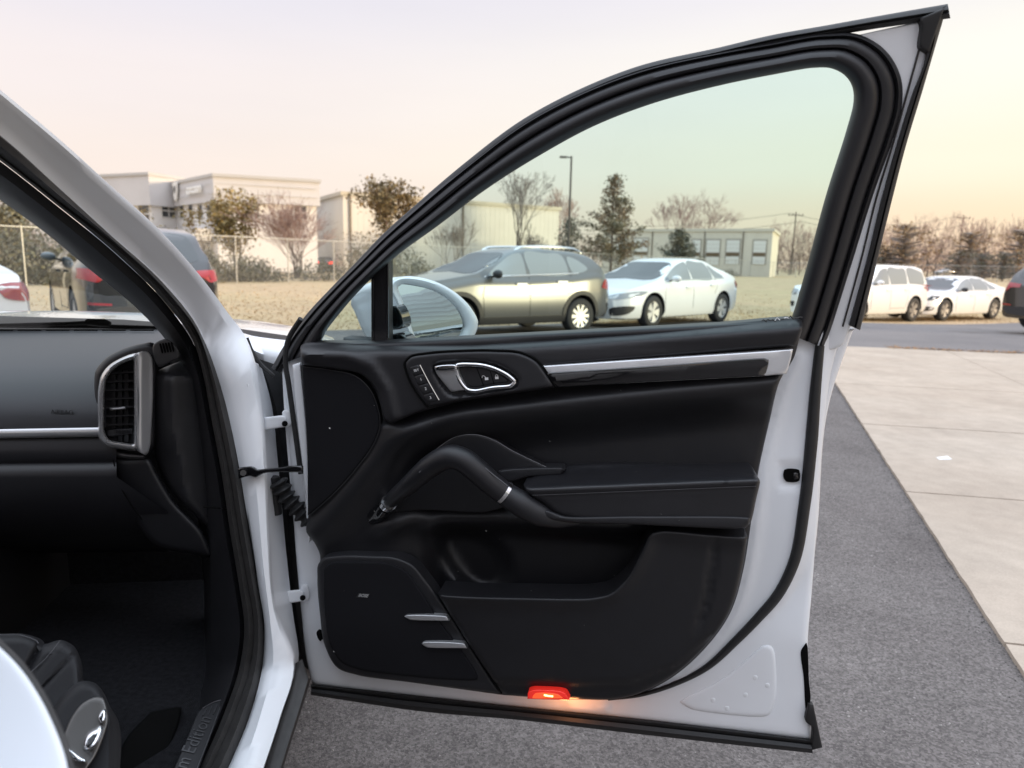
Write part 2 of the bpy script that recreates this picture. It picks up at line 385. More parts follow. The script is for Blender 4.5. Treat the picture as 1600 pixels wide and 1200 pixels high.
# leaf litter caught along the far edge of the concrete
def litter():
    V = []; F = []
    for k in range(1500):
        v = nrg.uniform(1.2, 4*vj); u = back_u+.06+abs(nrg.normal(0, .22))*(.4+.6*abs(math.sin(v*1.3)))-.12
        x, y = q(u, v); z = .022; a = nrg.uniform(0, 6.28); s = nrg.uniform(.015, .045); n = len(V); t = nrg.normal(0, .012)
        dx, dy = math.cos(a)*s, math.sin(a)*s
        V += [(x-dx, y-dy, z), (x+dy*.5, y-dx*.5, z+.006+t*t), (x+dx, y+dy, z+.012), (x-dy*.5, y+dx*.5, z+.004)]; F.append((n, n+1, n+2, n+3))
    o = mk('leaf_litter', V, F, mat('dead_leaf', (.28, .15, .06), .8, island=.5), None, None, 'stuff'); tag(o, 'brown dead leaves caught along the far edge of the concrete', 'leaf litter')
litter()
def blades():
    V = []; F = []
    n = 30000; u = nrg.uniform(-16, 30, n); v = -np.abs(nrg.exponential(5.0, n))-.0
    for k in range(n):
        p = GE0+GED*u[k]+GEN*v[k]; z = float(gz(p[0], p[1]))-.03; h = nrg.uniform(.02, .055); w = nrg.uniform(.006, .014)*(1+abs(v[k])*.12); a = nrg.uniform(0, 6.28); b = len(V)
        dx, dy = math.cos(a)*w, math.sin(a)*w; lx, ly = nrg.normal(0, .03, 2)
        V += [(p[0]-dx, p[1]-dy, z), (p[0]+dx, p[1]+dy, z), (p[0]+lx, p[1]+ly, z+h)]; F.append((b, b+1, b+2))
    o = mk('grass', V, F, mat('grass_blade', (.50, .37, .22), .8, island=.3), None, None, 'stuff'); tag(o, 'dormant tan grass beyond the parking lot edge', 'grass')
blades()
sc_ = atz(1475, 717, .02)
bm_ = MB().add([(sc_[0]-.045, sc_[1]-.02, .02), (sc_[0]+.05, sc_[1]-.012, .021), (sc_[0]+.04, sc_[1]+.03, .034), (sc_[0]-.04, sc_[1]+.025, .024), (sc_[0]-.045, sc_[1]-.02, .0195), (sc_[0]+.05, sc_[1]-.012, .0205)], [(0, 1, 2, 3)])
tag(bm_.build('paper_scrap', mat('paper', (.85, .85, .84), .7), None), 'small white scrap of paper lying on the concrete slabs', 'paper scrap')

def loose_stones(name, pts, smin, smax, m, label, cat):
    V = []; F = []
    for x, y, z in pts:
        r = nrg.uniform(smin, smax); n = len(V); a = nrg.uniform(0, 6.28)
        for k in range(4):
            V.append((x+r*math.cos(a+k*1.571)*nrg.uniform(.7, 1.2), y+r*math.sin(a+k*1.571)*nrg.uniform(.7, 1.2), z))
        V.append((x+nrg.normal(0, r*.2), y+nrg.normal(0, r*.2), z+r*nrg.uniform(.6, 1.1))); F += [(n, n+1, n+4), (n+1, n+2, n+4), (n+2, n+3, n+4), (n+3, n, n+4)]
    tag(mk(name, V, F, m, None, None, 'stuff'), label, cat)
pts = []
for k in range(2600):
    u = nrg.uniform(rows_u[0], back_u); v = -abs(nrg.exponential(.022))+.012; p = q(u, v); pts.append((*p, .0))
loose_stones('edge_crumbs', pts, .002, .006, mat('crumbled_asphalt', (.105, .095, .090), .9, island=.5), 'crumbled dark asphalt along the straight edge of the concrete', 'asphalt crumbs')
pts = [(nrg.uniform(-1.2, 3.2), abs(nrg.normal(0, 1.8))+.9, 0.0) for k in range(3800)]; pts = [p for p in pts if (np.linalg.solve(np.stack([E1, E2], 1), np.array(p[:2])-A_[:2])[1] < -.02)]
loose_stones('loose_grit', pts, .0015, .0045, mat('grit', (.27, .25, .235), .9, island=.6), 'pale loose grit scattered over the near asphalt', 'grit')
# ================================================================== PARKED VEHICLES
M_tyre = mat('tyre_rubber', (.022, .022, .024), .75)
M_rim = mat('alloy', (.55, .55, .56), .45, metal=.5)
M_rimdark = mat('dark_alloy', (.16, .16, .17), .35, metal=.7)
M_cglass = mat('car_glass', (.020, .026, .030), .03, spec=.9)
M_cglass2 = mat('side_glass', (.24, .265, .28), .04, spec=1.0)
M_plast = mat('black_plastic', (.025, .025, .027), .55)
M_well = mat('wheel_arch_liner', (.012, .012, .013), .8)
M_chrome = mat('chrome', (.78, .79, .80), .12, metal=1)
M_redlamp = mat('red_lens', (.30, .010, .016), .12, spec=.7, coat=.5)
M_whitelamp = mat('clear_lens', (.30, .31, .33), .12, spec=.8, coat=.4)
M_amber = mat('amber_lens', (.75, .30, .06), .15)
M_plate = mat('licence_plate', (.55, .55, .52), .4)
M_interior = mat('cabin_dark', (.03, .03, .032), .8)

def wheel_meshes(R, W, spokes, rimmat):
    """tyre and rim, axis along Y, outer face at +Y"""
    n = 40; prof = [(R*.66, -W/2), (R*.9, -W/2), (R*.975, -W*.42), (R, -W*.3), (R, W*.3), (R*.975, W*.42), (R*.9, W/2), (R*.66, W/2), (R*.64, W*.38), (R*.64, -W*.3)]
    V = []; c = len(prof)
    for k in range(n):
        a = 2*math.pi*k/n
        for r, y in prof: V.append((r*math.cos(a), y, r*math.sin(a)))
    F = [(k*c+j, k*c+(j+1) % c, ((k+1) % n)*c+(j+1) % c, ((k+1) % n)*c+j) for k in range(n) for j in range(c)]
    ty = mesh('tyre', V, F, M_tyre, 40)
    mb = MB()
    for y0, y1, r0, r1 in ((W*.40, W*.44, R*.655, R*.60), (W*.2, W*.40, R*.60, R*.60)):
        V = []
        for k in range(n):
            a = 2*math.pi*k/n; V += [(r0*math.cos(a), y1, r0*math.sin(a)), (r1*math.cos(a), y0, r1*math.sin(a))]
        mb.add(V, [(2*k, 2*k+1, (2*k+3) % (2*n), (2*k+2) % (2*n)) for k in range(n)])
    for k in range(spokes):
        a = 2*math.pi*k/spokes; ca, sa = math.cos(a), math.sin(a); t = (-sa, ca)
        w0, w1 = R*.075, R*(.62/spokes*2.2 if spokes <= 5 else .085)
        P = lambda r, s, y: (ca*r+t[0]*s, y, sa*r+t[1]*s)
        V = [P(R*.1, -w0, W*.40), P(R*.1, w0, W*.40), P(R*.625, w1, W*.43), P(R*.625, -w1, W*.43), P(R*.1, -w0, W*.22), P(R*.1, w0, W*.22), P(R*.625, w1, W*.30), P(R*.625, -w1, W*.30)]
        mb.add(V, [(0, 1, 2, 3), (0, 3, 7, 4), (1, 5, 6, 2), (3, 2, 6, 7)])
    V = [(R*.13*math.cos(2*math.pi*k/16), W*.43, R*.13*math.sin(2*math.pi*k/16)) for k in range(16)]+[(R*.15*math.cos(2*math.pi*k/16), W*.3, R*.15*math.sin(2*math.pi*k/16)) for k in range(16)]
    mb.add(V, [tuple(range(16))]+[(k, k+16, (k+1) % 16+16, (k+1) % 16) for k in range(16)])
    ri = mesh('rim', mb.V, mb.F, rimmat, 30)
    V = [(R*.62*math.cos(2*math.pi*k/24), W*.18, R*.62*math.sin(2*math.pi*k/24)) for k in range(24)]+[(R*.34*math.cos(2*math.pi*k/24), W*.26, R*.34*math.sin(2*math.pi*k/24)) for k in range(24)]
    di = mesh('brake_disc', V, [tuple(range(24))]+[tuple(range(24, 48))]+[(k, (k+1) % 24, (k+1) % 24+24, k+24) for k in range(24)], M_rimdark, 30)
    return ty, ri, di

def build_car(name, label, cat, spec, group=None):
    S = spec; L, W = S['L'], S['W']; hw = W/2
    root = empty(name, (0, 0, 0), 0, label, cat, group)
    paint = S['paint']
    xs = np.unique(np.r_[np.linspace(-L/2, L/2, 64), L/2-np.array([.03, .08, .15]), -L/2+np.array([.03, .08, .15])])
    def prof(k, blur=2):
        p = np.array(sorted(S[k])); xx = np.linspace(-L/2, L/2, 400); v = np.interp(xx, p[:, 0], p[:, 1]); ker = np.ones(2*blur*3+1); ker /= ker.sum()
        v2 = np.convolve(np.pad(v, len(ker)//2, mode='edge'), ker, 'valid'); return np.interp(xs, xx, v2)
    top, belt, plan, zb = prof('top', S.get('blur', 2)), prof('belt', 3), prof('plan', 2), prof('under', 1)
    wr = S['roofw']*hw
    rows = []
    for i in range(len(xs)):
        w = hw*plan[i]; b = belt[i]; g = max(top[i]-b, .0); gg = float(sm(np.array(g), .02, .38)); wre = (1-gg)*w*.90+gg*wr*min(1, plan[i]+.06)
        z0 = zb[i]; zm = z0+(b-z0)*.52
        half = [(0, z0), (w*.80, z0), (w*.935, z0+.03), (w*.985, z0+.12), (w*1.0, zm), (w*.992, b-.13), (w*.975, b-.055), (w*.93, b)]
        y1 = w*.925
        for fz, fy in ((.12, .07), (.5, .44), (.80, .80), (.93, .96), (.985, 1.06)):
            half.append((y1+(wre-y1)*fy if fy <= 1 else wre*.93, b+.008+g*fz+(0 if gg > .5 else .012*fz)))
        half.append((wre*.62, top[i]+.012+.01*(1-gg))); half.append((0, top[i]+.022+.018*(1-gg)))
        if g < .02: pass
        ring = half+[(-y, z) for y, z in half[-2:0:-1]]
        rows.append([(xs[i], y, z) for y, z in ring])
    c = len(rows[0]); V = [p for r in rows for p in r]; F = grid_faces(len(rows), c, True); F.append(tuple(range(c-1, -1, -1))); F.append(tuple((len(rows)-1)*c+j for j in range(c)))
    me = mesh('body', V, F, paint, 50); bmx = bmesh.new(); bmx.from_mesh(me); bmesh.ops.recalc_face_normals(bmx, faces=bmx.faces)
    bvh = BVHTree.FromBMesh(bmx); bmx.to_mesh(me); bmx.free()
    # wheel arches cut out of the body
    body = bpy.data.objects.new('body', me); COL.objects.link(body)
    R, TW = S['R'], S.get('TW', .23); xw = (S['fx'], S['rx'])
    cut = bmesh.new()
    for x in xw:
        for sgn in (1, -1):
            M = Matrix.Translation((x, sgn*(hw-.10), R+.015)) @ Matrix.Rotation(math.pi/2, 4, 'X')
            bmesh.ops.create_cone(cut, cap_ends=True, cap_tris=False, segments=36, radius1=R+.055, radius2=R+.055, depth=.42, matrix=M)
    cme = bpy.data.meshes.new('cut'); cut.to_mesh(cme); cut.free(); cme.materials.append(M_well)
    co = bpy.data.objects.new('cut', cme); COL.objects.link(co)
    md = body.modifiers.new('b', 'BOOLEAN'); md.operation = 'DIFFERENCE'; md.object = co; md.solver = 'EXACT'; md.material_mode = 'TRANSFER' if hasattr(md, 'material_mode') else 'INDEX'
    bpy.context.view_layer.update(); dg = bpy.context.evaluated_depsgraph_get()
    nm = bpy.data.meshes.new_from_object(body.evaluated_get(dg)); body.modifiers.clear(); bpy.data.objects.remove(co)
    nm.set_sharp_from_angle(angle=math.radians(48)); body.data = nm; nm.name = 'body'; body.parent = root
    def hit(o, d):
        r = bvh.ray_cast(Vector(o), Vector(d)); return r if r[0] is not None else None
    def decal(nme, poly, proj, m, off=.006, parent=None, smooth=True, step=.05, seg=.06):
        if smooth: out = crom(poly, seg, True)[:, :2]
        else:
            out = crom([(*p[:2], True) for p in poly], seg, True)[:, :2]
        V2, F2, d_, rim = fill2d(out, step)
        V3 = []; Nn = []
        for a, b in V2:
            if proj == 'L': r = hit((a, 3, b), (0, -1, 0)); fb = (a, hw, b); n = (0, 1, 0)
            elif proj == 'R': r = hit((a, -3, b), (0, 1, 0)); fb = (a, -hw, b); n = (0, -1, 0)
            elif proj == 'F': r = hit((6, a, b), (-1, 0, 0)); fb = (L/2, a, b); n = (1, 0, 0)
            elif proj == 'B': r = hit((-6, a, b), (1, 0, 0)); fb = (-L/2, a, b); n = (-1, 0, 0)
            elif proj == 'T': r = hit((a, b, 4), (0, 0, -1)); fb = (a, b, 1); n = (0, 0, 1)
            p = r[0] if r else Vector(fb); n = r[1] if r else Vector(n); V3.append(p+n*off); Nn.append(n)
        n0 = len(V3); F3 = [tuple(f) for f in F2]; V3 += [V3[i]-Nn[i]*(off+.012) for i in rim]; k = len(rim)
        F3 += [(rim[i], rim[(i+1) % k], n0+(i+1) % k, n0+i) for i in range(k)]
        mm = mesh(nme, V3, F3, m, 40); b_ = bmesh.new(); b_.from_mesh(mm); bmesh.ops.recalc_face_normals(b_, faces=b_.faces); b_.to_mesh(mm); b_.free()
        return ob(nme, mm, parent or root)
    def surfpt(x, z, sgn):
        r = hit((x, 3*sgn, z), (0, -sgn, 0)); return r[0] if r else Vector((x, hw*sgn, z))
    def seam(pts, proj, w=.009):
        P = np.array(pts, float); l = np.gradient(P, axis=0); l /= np.linalg.norm(l, axis=1)[:, None]; n = np.stack([-l[:, 1], l[:, 0]], 1)*w/2
        poly = [tuple(p) for p in P+n]+[tuple(p) for p in (P-n)[::-1]]
        decal('door_seam', poly, proj, M_well, .0025, smooth=False, step=.2, seg=.12)
    for sd in ('L', 'R'):
        sg = 1 if sd == 'L' else -1
        for k, w in enumerate(S['windows']):
            decal('side_window', w, sd, S.get('glass', M_cglass2), .004)
        for s_ in S['seams']: seam(s_, sd)
        if S.get('trimline') is not None: decal('window_trim', S['trimline'], sd, M_chrome, .008, smooth=False, step=.2)
        for (x, z) in S['handles']:
            p = surfpt(x, z, sg); mb = MB(); mb.box((x-.11, p[1]-.005, z-.017), (x+.11, p[1]+.035*sg, z+.017)) if sg > 0 else mb.box((x-.11, p[1]-.035, z-.017), (x+.11, p[1]+.005, z+.017)); mb.build('door_handle', S.get('handlemat', paint), root)
        # mirror
        x, z = S['mirror']; p = surfpt(x, z-.07, sg); V = []; F = []
        nu, nv = 12, 8
        for i in range(nv+1):
            f = -math.pi/2+math.pi*i/nv
            for j in range(nu):
                a = 2*math.pi*j/nu; V.append((x-.0+.085*math.cos(f)*math.cos(a)*(1 if math.cos(a) > 0 else .55), p[1]+sg*(.15+.115*math.sin(f)), z+.075*math.cos(f)*math.sin(a)))
        me2 = mesh('mirror', V, grid_faces(nv+1, nu, True), S.get('mirrormat', paint), 60); mo = ob('mirror', me2, root)
        MB().bar((x+.02, p[1]-.02*sg, z-.05), (x+.01, p[1]+.12*sg, z-.03), .022).build('mirror_arm', M_plast, mo)
        for w in S.get('sideclad', []): decal('sill_cladding', w, sd, S['cladmat'], .012, smooth=False)
        if S.get('archclad'):
            for x in xw:
                a = np.linspace(-.25, math.pi+.25, 22); ri_, ro = R+.05, R+.125
                poly = [(x+ro*math.cos(t), R+.015+ro*math.sin(t)) for t in a]+[(x+ri_*math.cos(t), R+.015+ri_*math.sin(t)) for t in a[::-1]]
                decal('arch_cladding', poly, sd, S['cladmat'], .014, smooth=False, step=.2)
    decal('windscreen', S['screen'], 'T', M_cglass, .004, smooth=True, step=.12)
    decal('rear_window', S['rearglass'], 'T' if S.get('rear_T', True) else 'B', M_cglass, .004, smooth=True, step=.12)
    for nme, poly, proj, m, off in S['details']:
        par = decal(nme, poly, proj, m, off)
        if proj in 'FB' and min(p[0] for p in poly) > .02:
            decal(nme, [(-p[0], *p[1:]) for p in poly], proj, m, off)
    if S.get('rails'):
        for sg in (1, -1):
            x0, x1, zt = S['rails']; y = sg*(wr*.82); P = [(x0, y, zt-.045), (x0-.12, y, zt+.01)]+[(x0-.12+(x1+.12-x0+.12)*t, y, zt+.02+.025*math.sin(math.pi*t)) for t in np.linspace(.05, .95, 9)]+[(x1+.12, y, zt), (x1, y, zt-.05)]
            tube('roof_rail', P, .022, S.get('railmat', M_rim), root, 8)
    ty, ri, di = wheel_meshes(R, TW, S['spokes'], S.get('rim', M_rim))
    for x in xw:
        for sg in (1, -1):
            wo = ob('wheel', ty, root); wo.location = (x, sg*(hw-TW/2-.015), R); wo.rotation_euler = (0, rng.uniform(0, 1), 0 if sg > 0 else math.pi)
            ob('rim', ri, wo); ob('brake_disc', di, wo)
    return root

def arc_poly(x0, x1, z0, z1): return [(x0, z0), (x1, z0), (x1, z1), (x0, z1)]
P_white = mat('white_car_paint', (.78, .79, .80), .25, coat=.8, coat_rough=.03, noise=(1.2, .02))
P_grey = mat('bronze_grey_paint', (.150, .152, .152), .34, metal=.7, coat=.9, coat_rough=.03, noise=(300, .05))
P_black = mat('black_car_paint', (.012, .013, .016), .2, coat=1, coat_rough=.02)

crossover = dict(L=4.38, W=1.84, R=.335, fx=1.30, rx=-1.35, paint=P_grey, roofw=.70, spokes=10, TW=.22,
    top=[(2.19, .70), (2.08, .84), (1.9, .93), (1.0, 1.075), (.92, 1.09), (.15, 1.47), (-.1, 1.535), (-.6, 1.555), (-1.3, 1.52), (-1.72, 1.44), (-2.02, 1.17), (-2.1, 1.08), (-2.19, .95)],
    belt=[(2.19, .68), (2.08, .80), (1.9, .88), (1.0, 1.03), (0, 1.03), (-1.2, 1.08), (-1.8, 1.14), (-2.1, 1.05), (-2.19, .9)],
    plan=[(2.19, .62), (2.12, .76), (1.95, .89), (1.6, .97), (1.0, 1), (-1.5, 1), (-1.9, .95), (-2.1, .88), (-2.19, .78)],
    under=[(2.19, .24), (1.9, .23), (1.2, .22), (-1.3, .22), (-1.9, .26), (-2.19, .32)],
    windows=[[(.72, 1.075), (.36, 1.30), (.10, 1.44), (-.06, 1.46), (-.10, 1.08, True)], [(-.18, 1.08, True), (-.15, 1.465), (-.62, 1.475), (-1.0, 1.44), (-1.06, 1.13)], [(-1.15, 1.15), (-1.12, 1.42), (-1.36, 1.36), (-1.55, 1.22)]],
    seams=[[(.82, .38), (.86, .75), (.80, 1.02)], [(-.14, .36), (-.14, .7), (-.14, 1.05)], [(-1.02, .75), (-1.12, .95), (-1.1, 1.1)]],
    handles=[(.06, .93), (-.86, .97)], mirror=(.62, 1.10), mirrormat=M_plast, handlemat=M_rim, archclad=True, cladmat=M_plast,
    sideclad=[[(.88, .25), (-.92, .25), (-.92, .37), (.88, .37)]],
    screen=[(.94, -.66), (.96, 0), (.94, .66), (.22, .56), (.20, 0), (.22, -.56)], rearglass=[(-1.76, -.5), (-1.76, .5), (-1.98, .56), (-1.98, -.56)],
    trimline=[(.80, 1.045), (-1.3, 1.12), (-1.3, 1.135), (.80, 1.06)],
    rails=(-.05, -1.62, 1.555), railmat=M_chrome,
    details=[('headlight', [(.50, .70), (.86, .80), (.87, .70), (.55, .62)], 'F', M_whitelamp, .01), ('grille', [(-.42, .70), (.42, .70), (.26, .50), (-.26, .50)], 'F', M_plast, .008),
             ('lower_grille', [(-.7, .42), (.7, .42), (.6, .30), (-.6, .30)], 'F', M_plast, .008), ('tail_light', [(.42, .98), (.84, 1.00), (.87, .86), (.5, .84)], 'B', M_redlamp, .012),
             ('rear_bumper', [(-.8, .55), (.8, .55), (.75, .42), (-.75, .42)], 'B', M_plast, .01), ('licence_plate', [(-.26, .86, True), (.26, .86, True), (.26, .72, True), (-.26, .72, True)], 'B', M_plate, .012)])
sedan = dict(L=4.87, W=1.85, R=.34, fx=1.43, rx=-1.42, paint=P_white, roofw=.68, spokes=5, TW=.23, blur=3,
    top=[(2.43, .58), (2.34, .68), (2.15, .78), (1.30, .96), (1.18, .985), (.30, 1.38), (0, 1.445), (-.5, 1.47), (-1.0, 1.42), (-1.75, 1.15), (-1.95, 1.09), (-2.34, 1.02), (-2.43, .88)],
    belt=[(2.43, .56), (2.34, .65), (2.15, .74), (1.2, .93), (0, .96), (-1.2, 1.0), (-1.95, 1.03), (-2.34, .97), (-2.43, .85)],
    plan=[(2.43, .60), (2.36, .74), (2.2, .87), (1.8, .96), (1.2, 1), (-1.5, 1), (-2.0, .95), (-2.3, .86), (-2.43, .74)],
    under=[(2.43, .20), (2.2, .19), (1.4, .19), (-1.4, .19), (-2.1, .24), (-2.43, .28)],
    windows=[[(.98, 1.00), (.56, 1.20), (.22, 1.345), (-.02, 1.385), (-.05, 1.0, True)], [(-.12, 1.0, True), (-.09, 1.39), (-.52, 1.395), (-.86, 1.355), (-.98, 1.05)], [(-1.06, 1.06), (-.95, 1.325), (-1.25, 1.20), (-1.48, 1.08)]],
    seams=[[(1.02, .32), (1.05, .7), (.98, .95)], [(-.08, .30), (-.08, .6), (-.08, .97)], [(-1.0, .70), (-1.12, .88), (-1.06, 1.02)]],
    handles=[(.14, .84), (-.90, .88)], mirror=(.78, 1.03),
    screen=[(1.20, -.68), (1.25, 0), (1.20, .68), (.36, .54), (.34, 0), (.36, -.54)], rearglass=[(-1.02, -.5), (-1.02, .5), (-1.74, .60), (-1.78, 0), (-1.74, -.60)],
    trimline=[(1.0, .975), (-1.5, 1.03), (-1.5, 1.045), (1.0, .99)],
    details=[('headlight', [(.42, .66), (.66, .72), (.88, .76), (.87, .68), (.6, .60)], 'F', M_whitelamp, .01), ('grille', [(-.46, .64), (-.2, .66), (.2, .66), (.46, .64), (.40, .50), (.2, .42), (-.2, .42), (-.40, .50)], 'F', M_plast, .008),
             ('lower_grille', [(-.42, .35), (.42, .35), (.38, .26), (-.38, .26)], 'F', M_plast, .008), ('fog_light', [(.50, .40), (.84, .46), (.80, .33), (.52, .29)], 'F', M_plast, .008),
             ('tail_light', [(.42, .94), (.85, .96), (.84, .82), (.48, .84)], 'B', M_redlamp, .012), ('licence_plate', [(-.26, .80, True), (.26, .80, True), (.26, .67, True), (-.26, .67, True)], 'B', M_plate, .012)])
bigsuv = dict(L=5.05, W=1.92, R=.385, fx=1.53, rx=-1.50, paint=P_white, roofw=.76, spokes=5, TW=.26, rim=M_rimdark,
    top=[(2.52, .85), (2.44, 1.0), (2.3, 1.07), (1.25, 1.17), (1.12, 1.20), (.45, 1.62), (.2, 1.73), (-.5, 1.77), (-1.7, 1.75), (-2.12, 1.68), (-2.42, 1.18), (-2.52, 1.0)],
    belt=[(2.52, .82), (2.44, .95), (2.3, 1.02), (1.2, 1.12), (0, 1.14), (-2.0, 1.17), (-2.4, 1.14), (-2.52, .95)],
    plan=[(2.52, .74), (2.44, .84), (2.25, .93), (1.8, .98), (1.2, 1), (-1.8, 1), (-2.2, .97), (-2.44, .91), (-2.52, .84)],
    under=[(2.52, .27), (2.2, .26), (1.4, .25), (-1.4, .25), (-2.1, .28), (-2.52, .32)],
    windows=[[(.86, 1.19), (.55, 1.42), (.28, 1.63), (.02, 1.66), (-.02, 1.18, True)], [(-.10, 1.18, True), (-.06, 1.665), (-.62, 1.67), (-.98, 1.66), (-1.05, 1.19, True)], [(-1.16, 1.20, True), (-1.10, 1.655), (-1.8, 1.62), (-2.02, 1.56), (-2.10, 1.24)]],
    seams=[[(.98, .42), (1.0, .8), (.95, 1.12)], [(-.06, .40), (-.06, .8), (-.06, 1.14)], [(-1.08, .90), (-1.14, 1.05), (-1.1, 1.18)], [(-.06, .45), (-.9, .45), (-1.0, .6), (-1.05, .82)]],
    handles=[(.12, 1.02), (-.9, 1.03)], mirror=(.72, 1.24),
    screen=[(1.14, -.70), (1.18, 0), (1.14, .70), (.50, .62), (.48, 0), (.50, -.62)], rearglass=[(-2.14, -.58), (-2.14, .58), (-2.38, .66), (-2.38, -.66)],
    details=[('headlight', [(.52, .96), (.90, .98), (.90, .86), (.55, .84)], 'F', M_whitelamp, .01), ('grille', [(-.46, .96), (.46, .96), (.42, .74), (-.42, .74)], 'F', M_plast, .008),
             ('lower_grille', [(-.45, .56), (.45, .56), (.40, .44), (-.40, .44)], 'F', M_plast, .008), ('fog_light', [(.60, .60), (.82, .60), (.80, .48), (.62, .48)], 'F', M_plast, .01),
             ('tail_light', [(.50, 1.13), (.92, 1.15), (.92, .98), (.52, 1.0)], 'B', M_redlamp, .012), ('licence_plate', [(-.26, .94, True), (.26, .94, True), (.26, .80, True), (-.26, .80, True)], 'B', M_plate, .012)])
muscle = dict(sedan); muscle.update(L=5.04, W=1.90, R=.355, fx=1.60, rx=-1.45, roofw=.66, spokes=5, TW=.25, rim=M_rimdark,
    top=[(2.52, .66), (2.44, .76), (2.3, .82), (1.25, .98), (1.1, 1.0), (.35, 1.38), (0, 1.45), (-.6, 1.47), (-1.05, 1.41), (-1.75, 1.14), (-1.95, 1.10), (-2.44, 1.07), (-2.52, .94)],
    belt=[(2.52, .64), (2.44, .72), (2.3, .78), (1.2, .95), (0, .97), (-1.2, 1.02), (-1.95, 1.05), (-2.44, 1.02), (-2.52, .9)],
    plan=[(2.52, .74), (2.46, .83), (2.25, .92), (1.8, .98), (1.2, 1), (-1.6, 1), (-2.1, .96), (-2.42, .88), (-2.52, .80)],
    under=[(2.52, .19), (2.2, .19), (1.4, .18), (-1.4, .18), (-2.1, .24), (-2.52, .28)],
    details=[('headlight', [(.44, .78), (.88, .80), (.88, .70), (.46, .68)], 'F', M_cglass, .01), ('grille', [(-.44, .78), (.44, .78), (.42, .66), (-.42, .66)], 'F', M_plast, .008),
             ('lower_grille', [(-.6, .46), (.6, .46), (.5, .30), (-.5, .30)], 'F', M_plast, .008), ('fog_light', [(.62, .48), (.88, .44), (.86, .36), (.66, .34)], 'F', M_plast, .008),
             ('tail_light', [(-.86, .98), (.86, .98), (.84, .86), (-.84, .86)], 'B', M_redlamp, .012), ('licence_plate', [(-.26, .72, True), (.26, .72, True), (.26, .58, True), (-.26, .58, True)], 'B', M_plate, .012)], mirrormat=M_plast)
lux = dict(bigsuv); lux.update(L=4.92, W=1.97, paint=P_black, roofw=.72, R=.38, fx=1.48, rx=-1.48, rim=M_rim, mirrormat=mat('mirror_shell', (.10, .13, .15), .15, coat=1),
    top=[(2.46, .80), (2.38, .95), (2.2, 1.03), (1.25, 1.15), (1.1, 1.18), (.45, 1.58), (.2, 1.68), (-.5, 1.73), (-1.5, 1.70), (-1.95, 1.62), (-2.30, 1.20), (-2.38, 1.12), (-2.46, .95)],
    belt=[(2.46, .78), (2.38, .9), (2.2, .98), (1.2, 1.10), (0, 1.12), (-1.9, 1.16), (-2.34, 1.10), (-2.46, .9)],
    plan=[(2.46, .74), (2.38, .84), (2.2, .93), (1.8, .98), (1.2, 1), (-1.7, 1), (-2.1, .97), (-2.36, .91), (-2.46, .82)],
    under=[(2.46, .26), (2.2, .25), (1.4, .24), (-1.4, .24), (-2.1, .27), (-2.46, .30)],
    windows=[[(.86, 1.17), (.55, 1.40), (.28, 1.58), (.02, 1.615), (-.02, 1.16, True)], [(-.10, 1.16, True), (-.06, 1.62), (-.62, 1.625), (-.98, 1.61), (-1.05, 1.18, True)], [(-1.14, 1.19, True), (-1.08, 1.60), (-1.5, 1.57), (-1.80, 1.30), (-1.7, 1.2)]],
    rearglass=[(-1.98, -.56), (-1.98, .56), (-2.27, .66), (-2.27, -.66)], glass=M_cglass, spokes=10,
    details=bigsuv['details'][:4]+[('tail_light', [(.42, 1.05, True), (.72, 1.08), (.94, 1.09, True), (.955, .95, True), (.74, .905), (.66, .97), (.43, .985, True)], 'B', M_redlamp, .014), ('licence_plate', [(-.26, .90, True), (.26, .90, True), (.26, .76, True), (-.26, .76, True)], 'B', M_plate, .012),
             ('reflector', [(.60, .60, True), (.88, .62, True), (.88, .585, True), (.60, .57, True)], 'B', M_redlamp, .012), ('bumper_trim', [(-.8, .52), (.8, .52), (.7, .40), (-.7, .40)], 'B', M_plast, .010)])

def at_wheel(car, spec, wheel_px, heading, axle='rx', z=None, side=1):
    """stand a vehicle so that one wheel touches the ground at a pixel; heading = forward direction, degrees from +X"""
    z0 = 0.0
    for _ in range(6):
        p = atz(*wheel_px, z0); z0 = float(gz(p[0], p[1]))
    th = math.radians(heading); f = np.array([math.cos(th), math.sin(th)]); l = np.array([-f[1], f[0]])
    c = p[:2]-f*spec[axle]-l*side*(spec['W']/2-.12)
    car.location = (c[0], c[1], z0); car.rotation_euler = (0, 0, th)
    return c
GR = 'vehicles parked along the edge of the lot'
c1 = build_car('parked_crossover', 'bronze grey crossover with roof rails parked behind the door mirror', 'crossover', crossover, GR)
at_wheel(c1, crossover, (901, 521), 216)
c2 = build_car('parked_sedan', 'white sedan with bright alloy wheels parked just right of the grey crossover', 'sedan', sedan, GR)
at_wheel(c2, sedan, (1121, 503), 225)
c3 = build_car('parked_suv', 'tall white SUV parked behind the rear upright of the open door frame', 'SUV', bigsuv, GR)
at_wheel(c3, bigsuv, (1421, 502), 213)
c4 = build_car('parked_sedan', 'low white sedan with dark wheels and black mirrors, right of the tall white SUV', 'sedan', muscle, GR)
at_wheel(c4, muscle, (1547, 498), 210)
c5 = build_car('parked_suv', 'black SUV seen from behind through the windscreen, red tail lights by the pillar', 'SUV', lux, GR)
th = math.radians(90+38); c5.rotation_euler = (0, 0, th)
_p = D(243, 440, 10.6); c5.location = (_p[0]+math.cos(th)*2.4, _p[1]+math.sin(th)*2.4, 0)
c6 = copy_tree(c5); tag(c6, 'black SUV cut off by the right edge of the picture, only its tail showing', 'SUV', GR)
th = math.radians(12); _p = atz(1700, 526); c6.rotation_euler = (0, 0, th); c6.location = (_p[0]+math.cos(th)*1.48+math.sin(th)*.8, _p[1]+math.sin(th)*1.48+math.cos(th)*.8, 0)
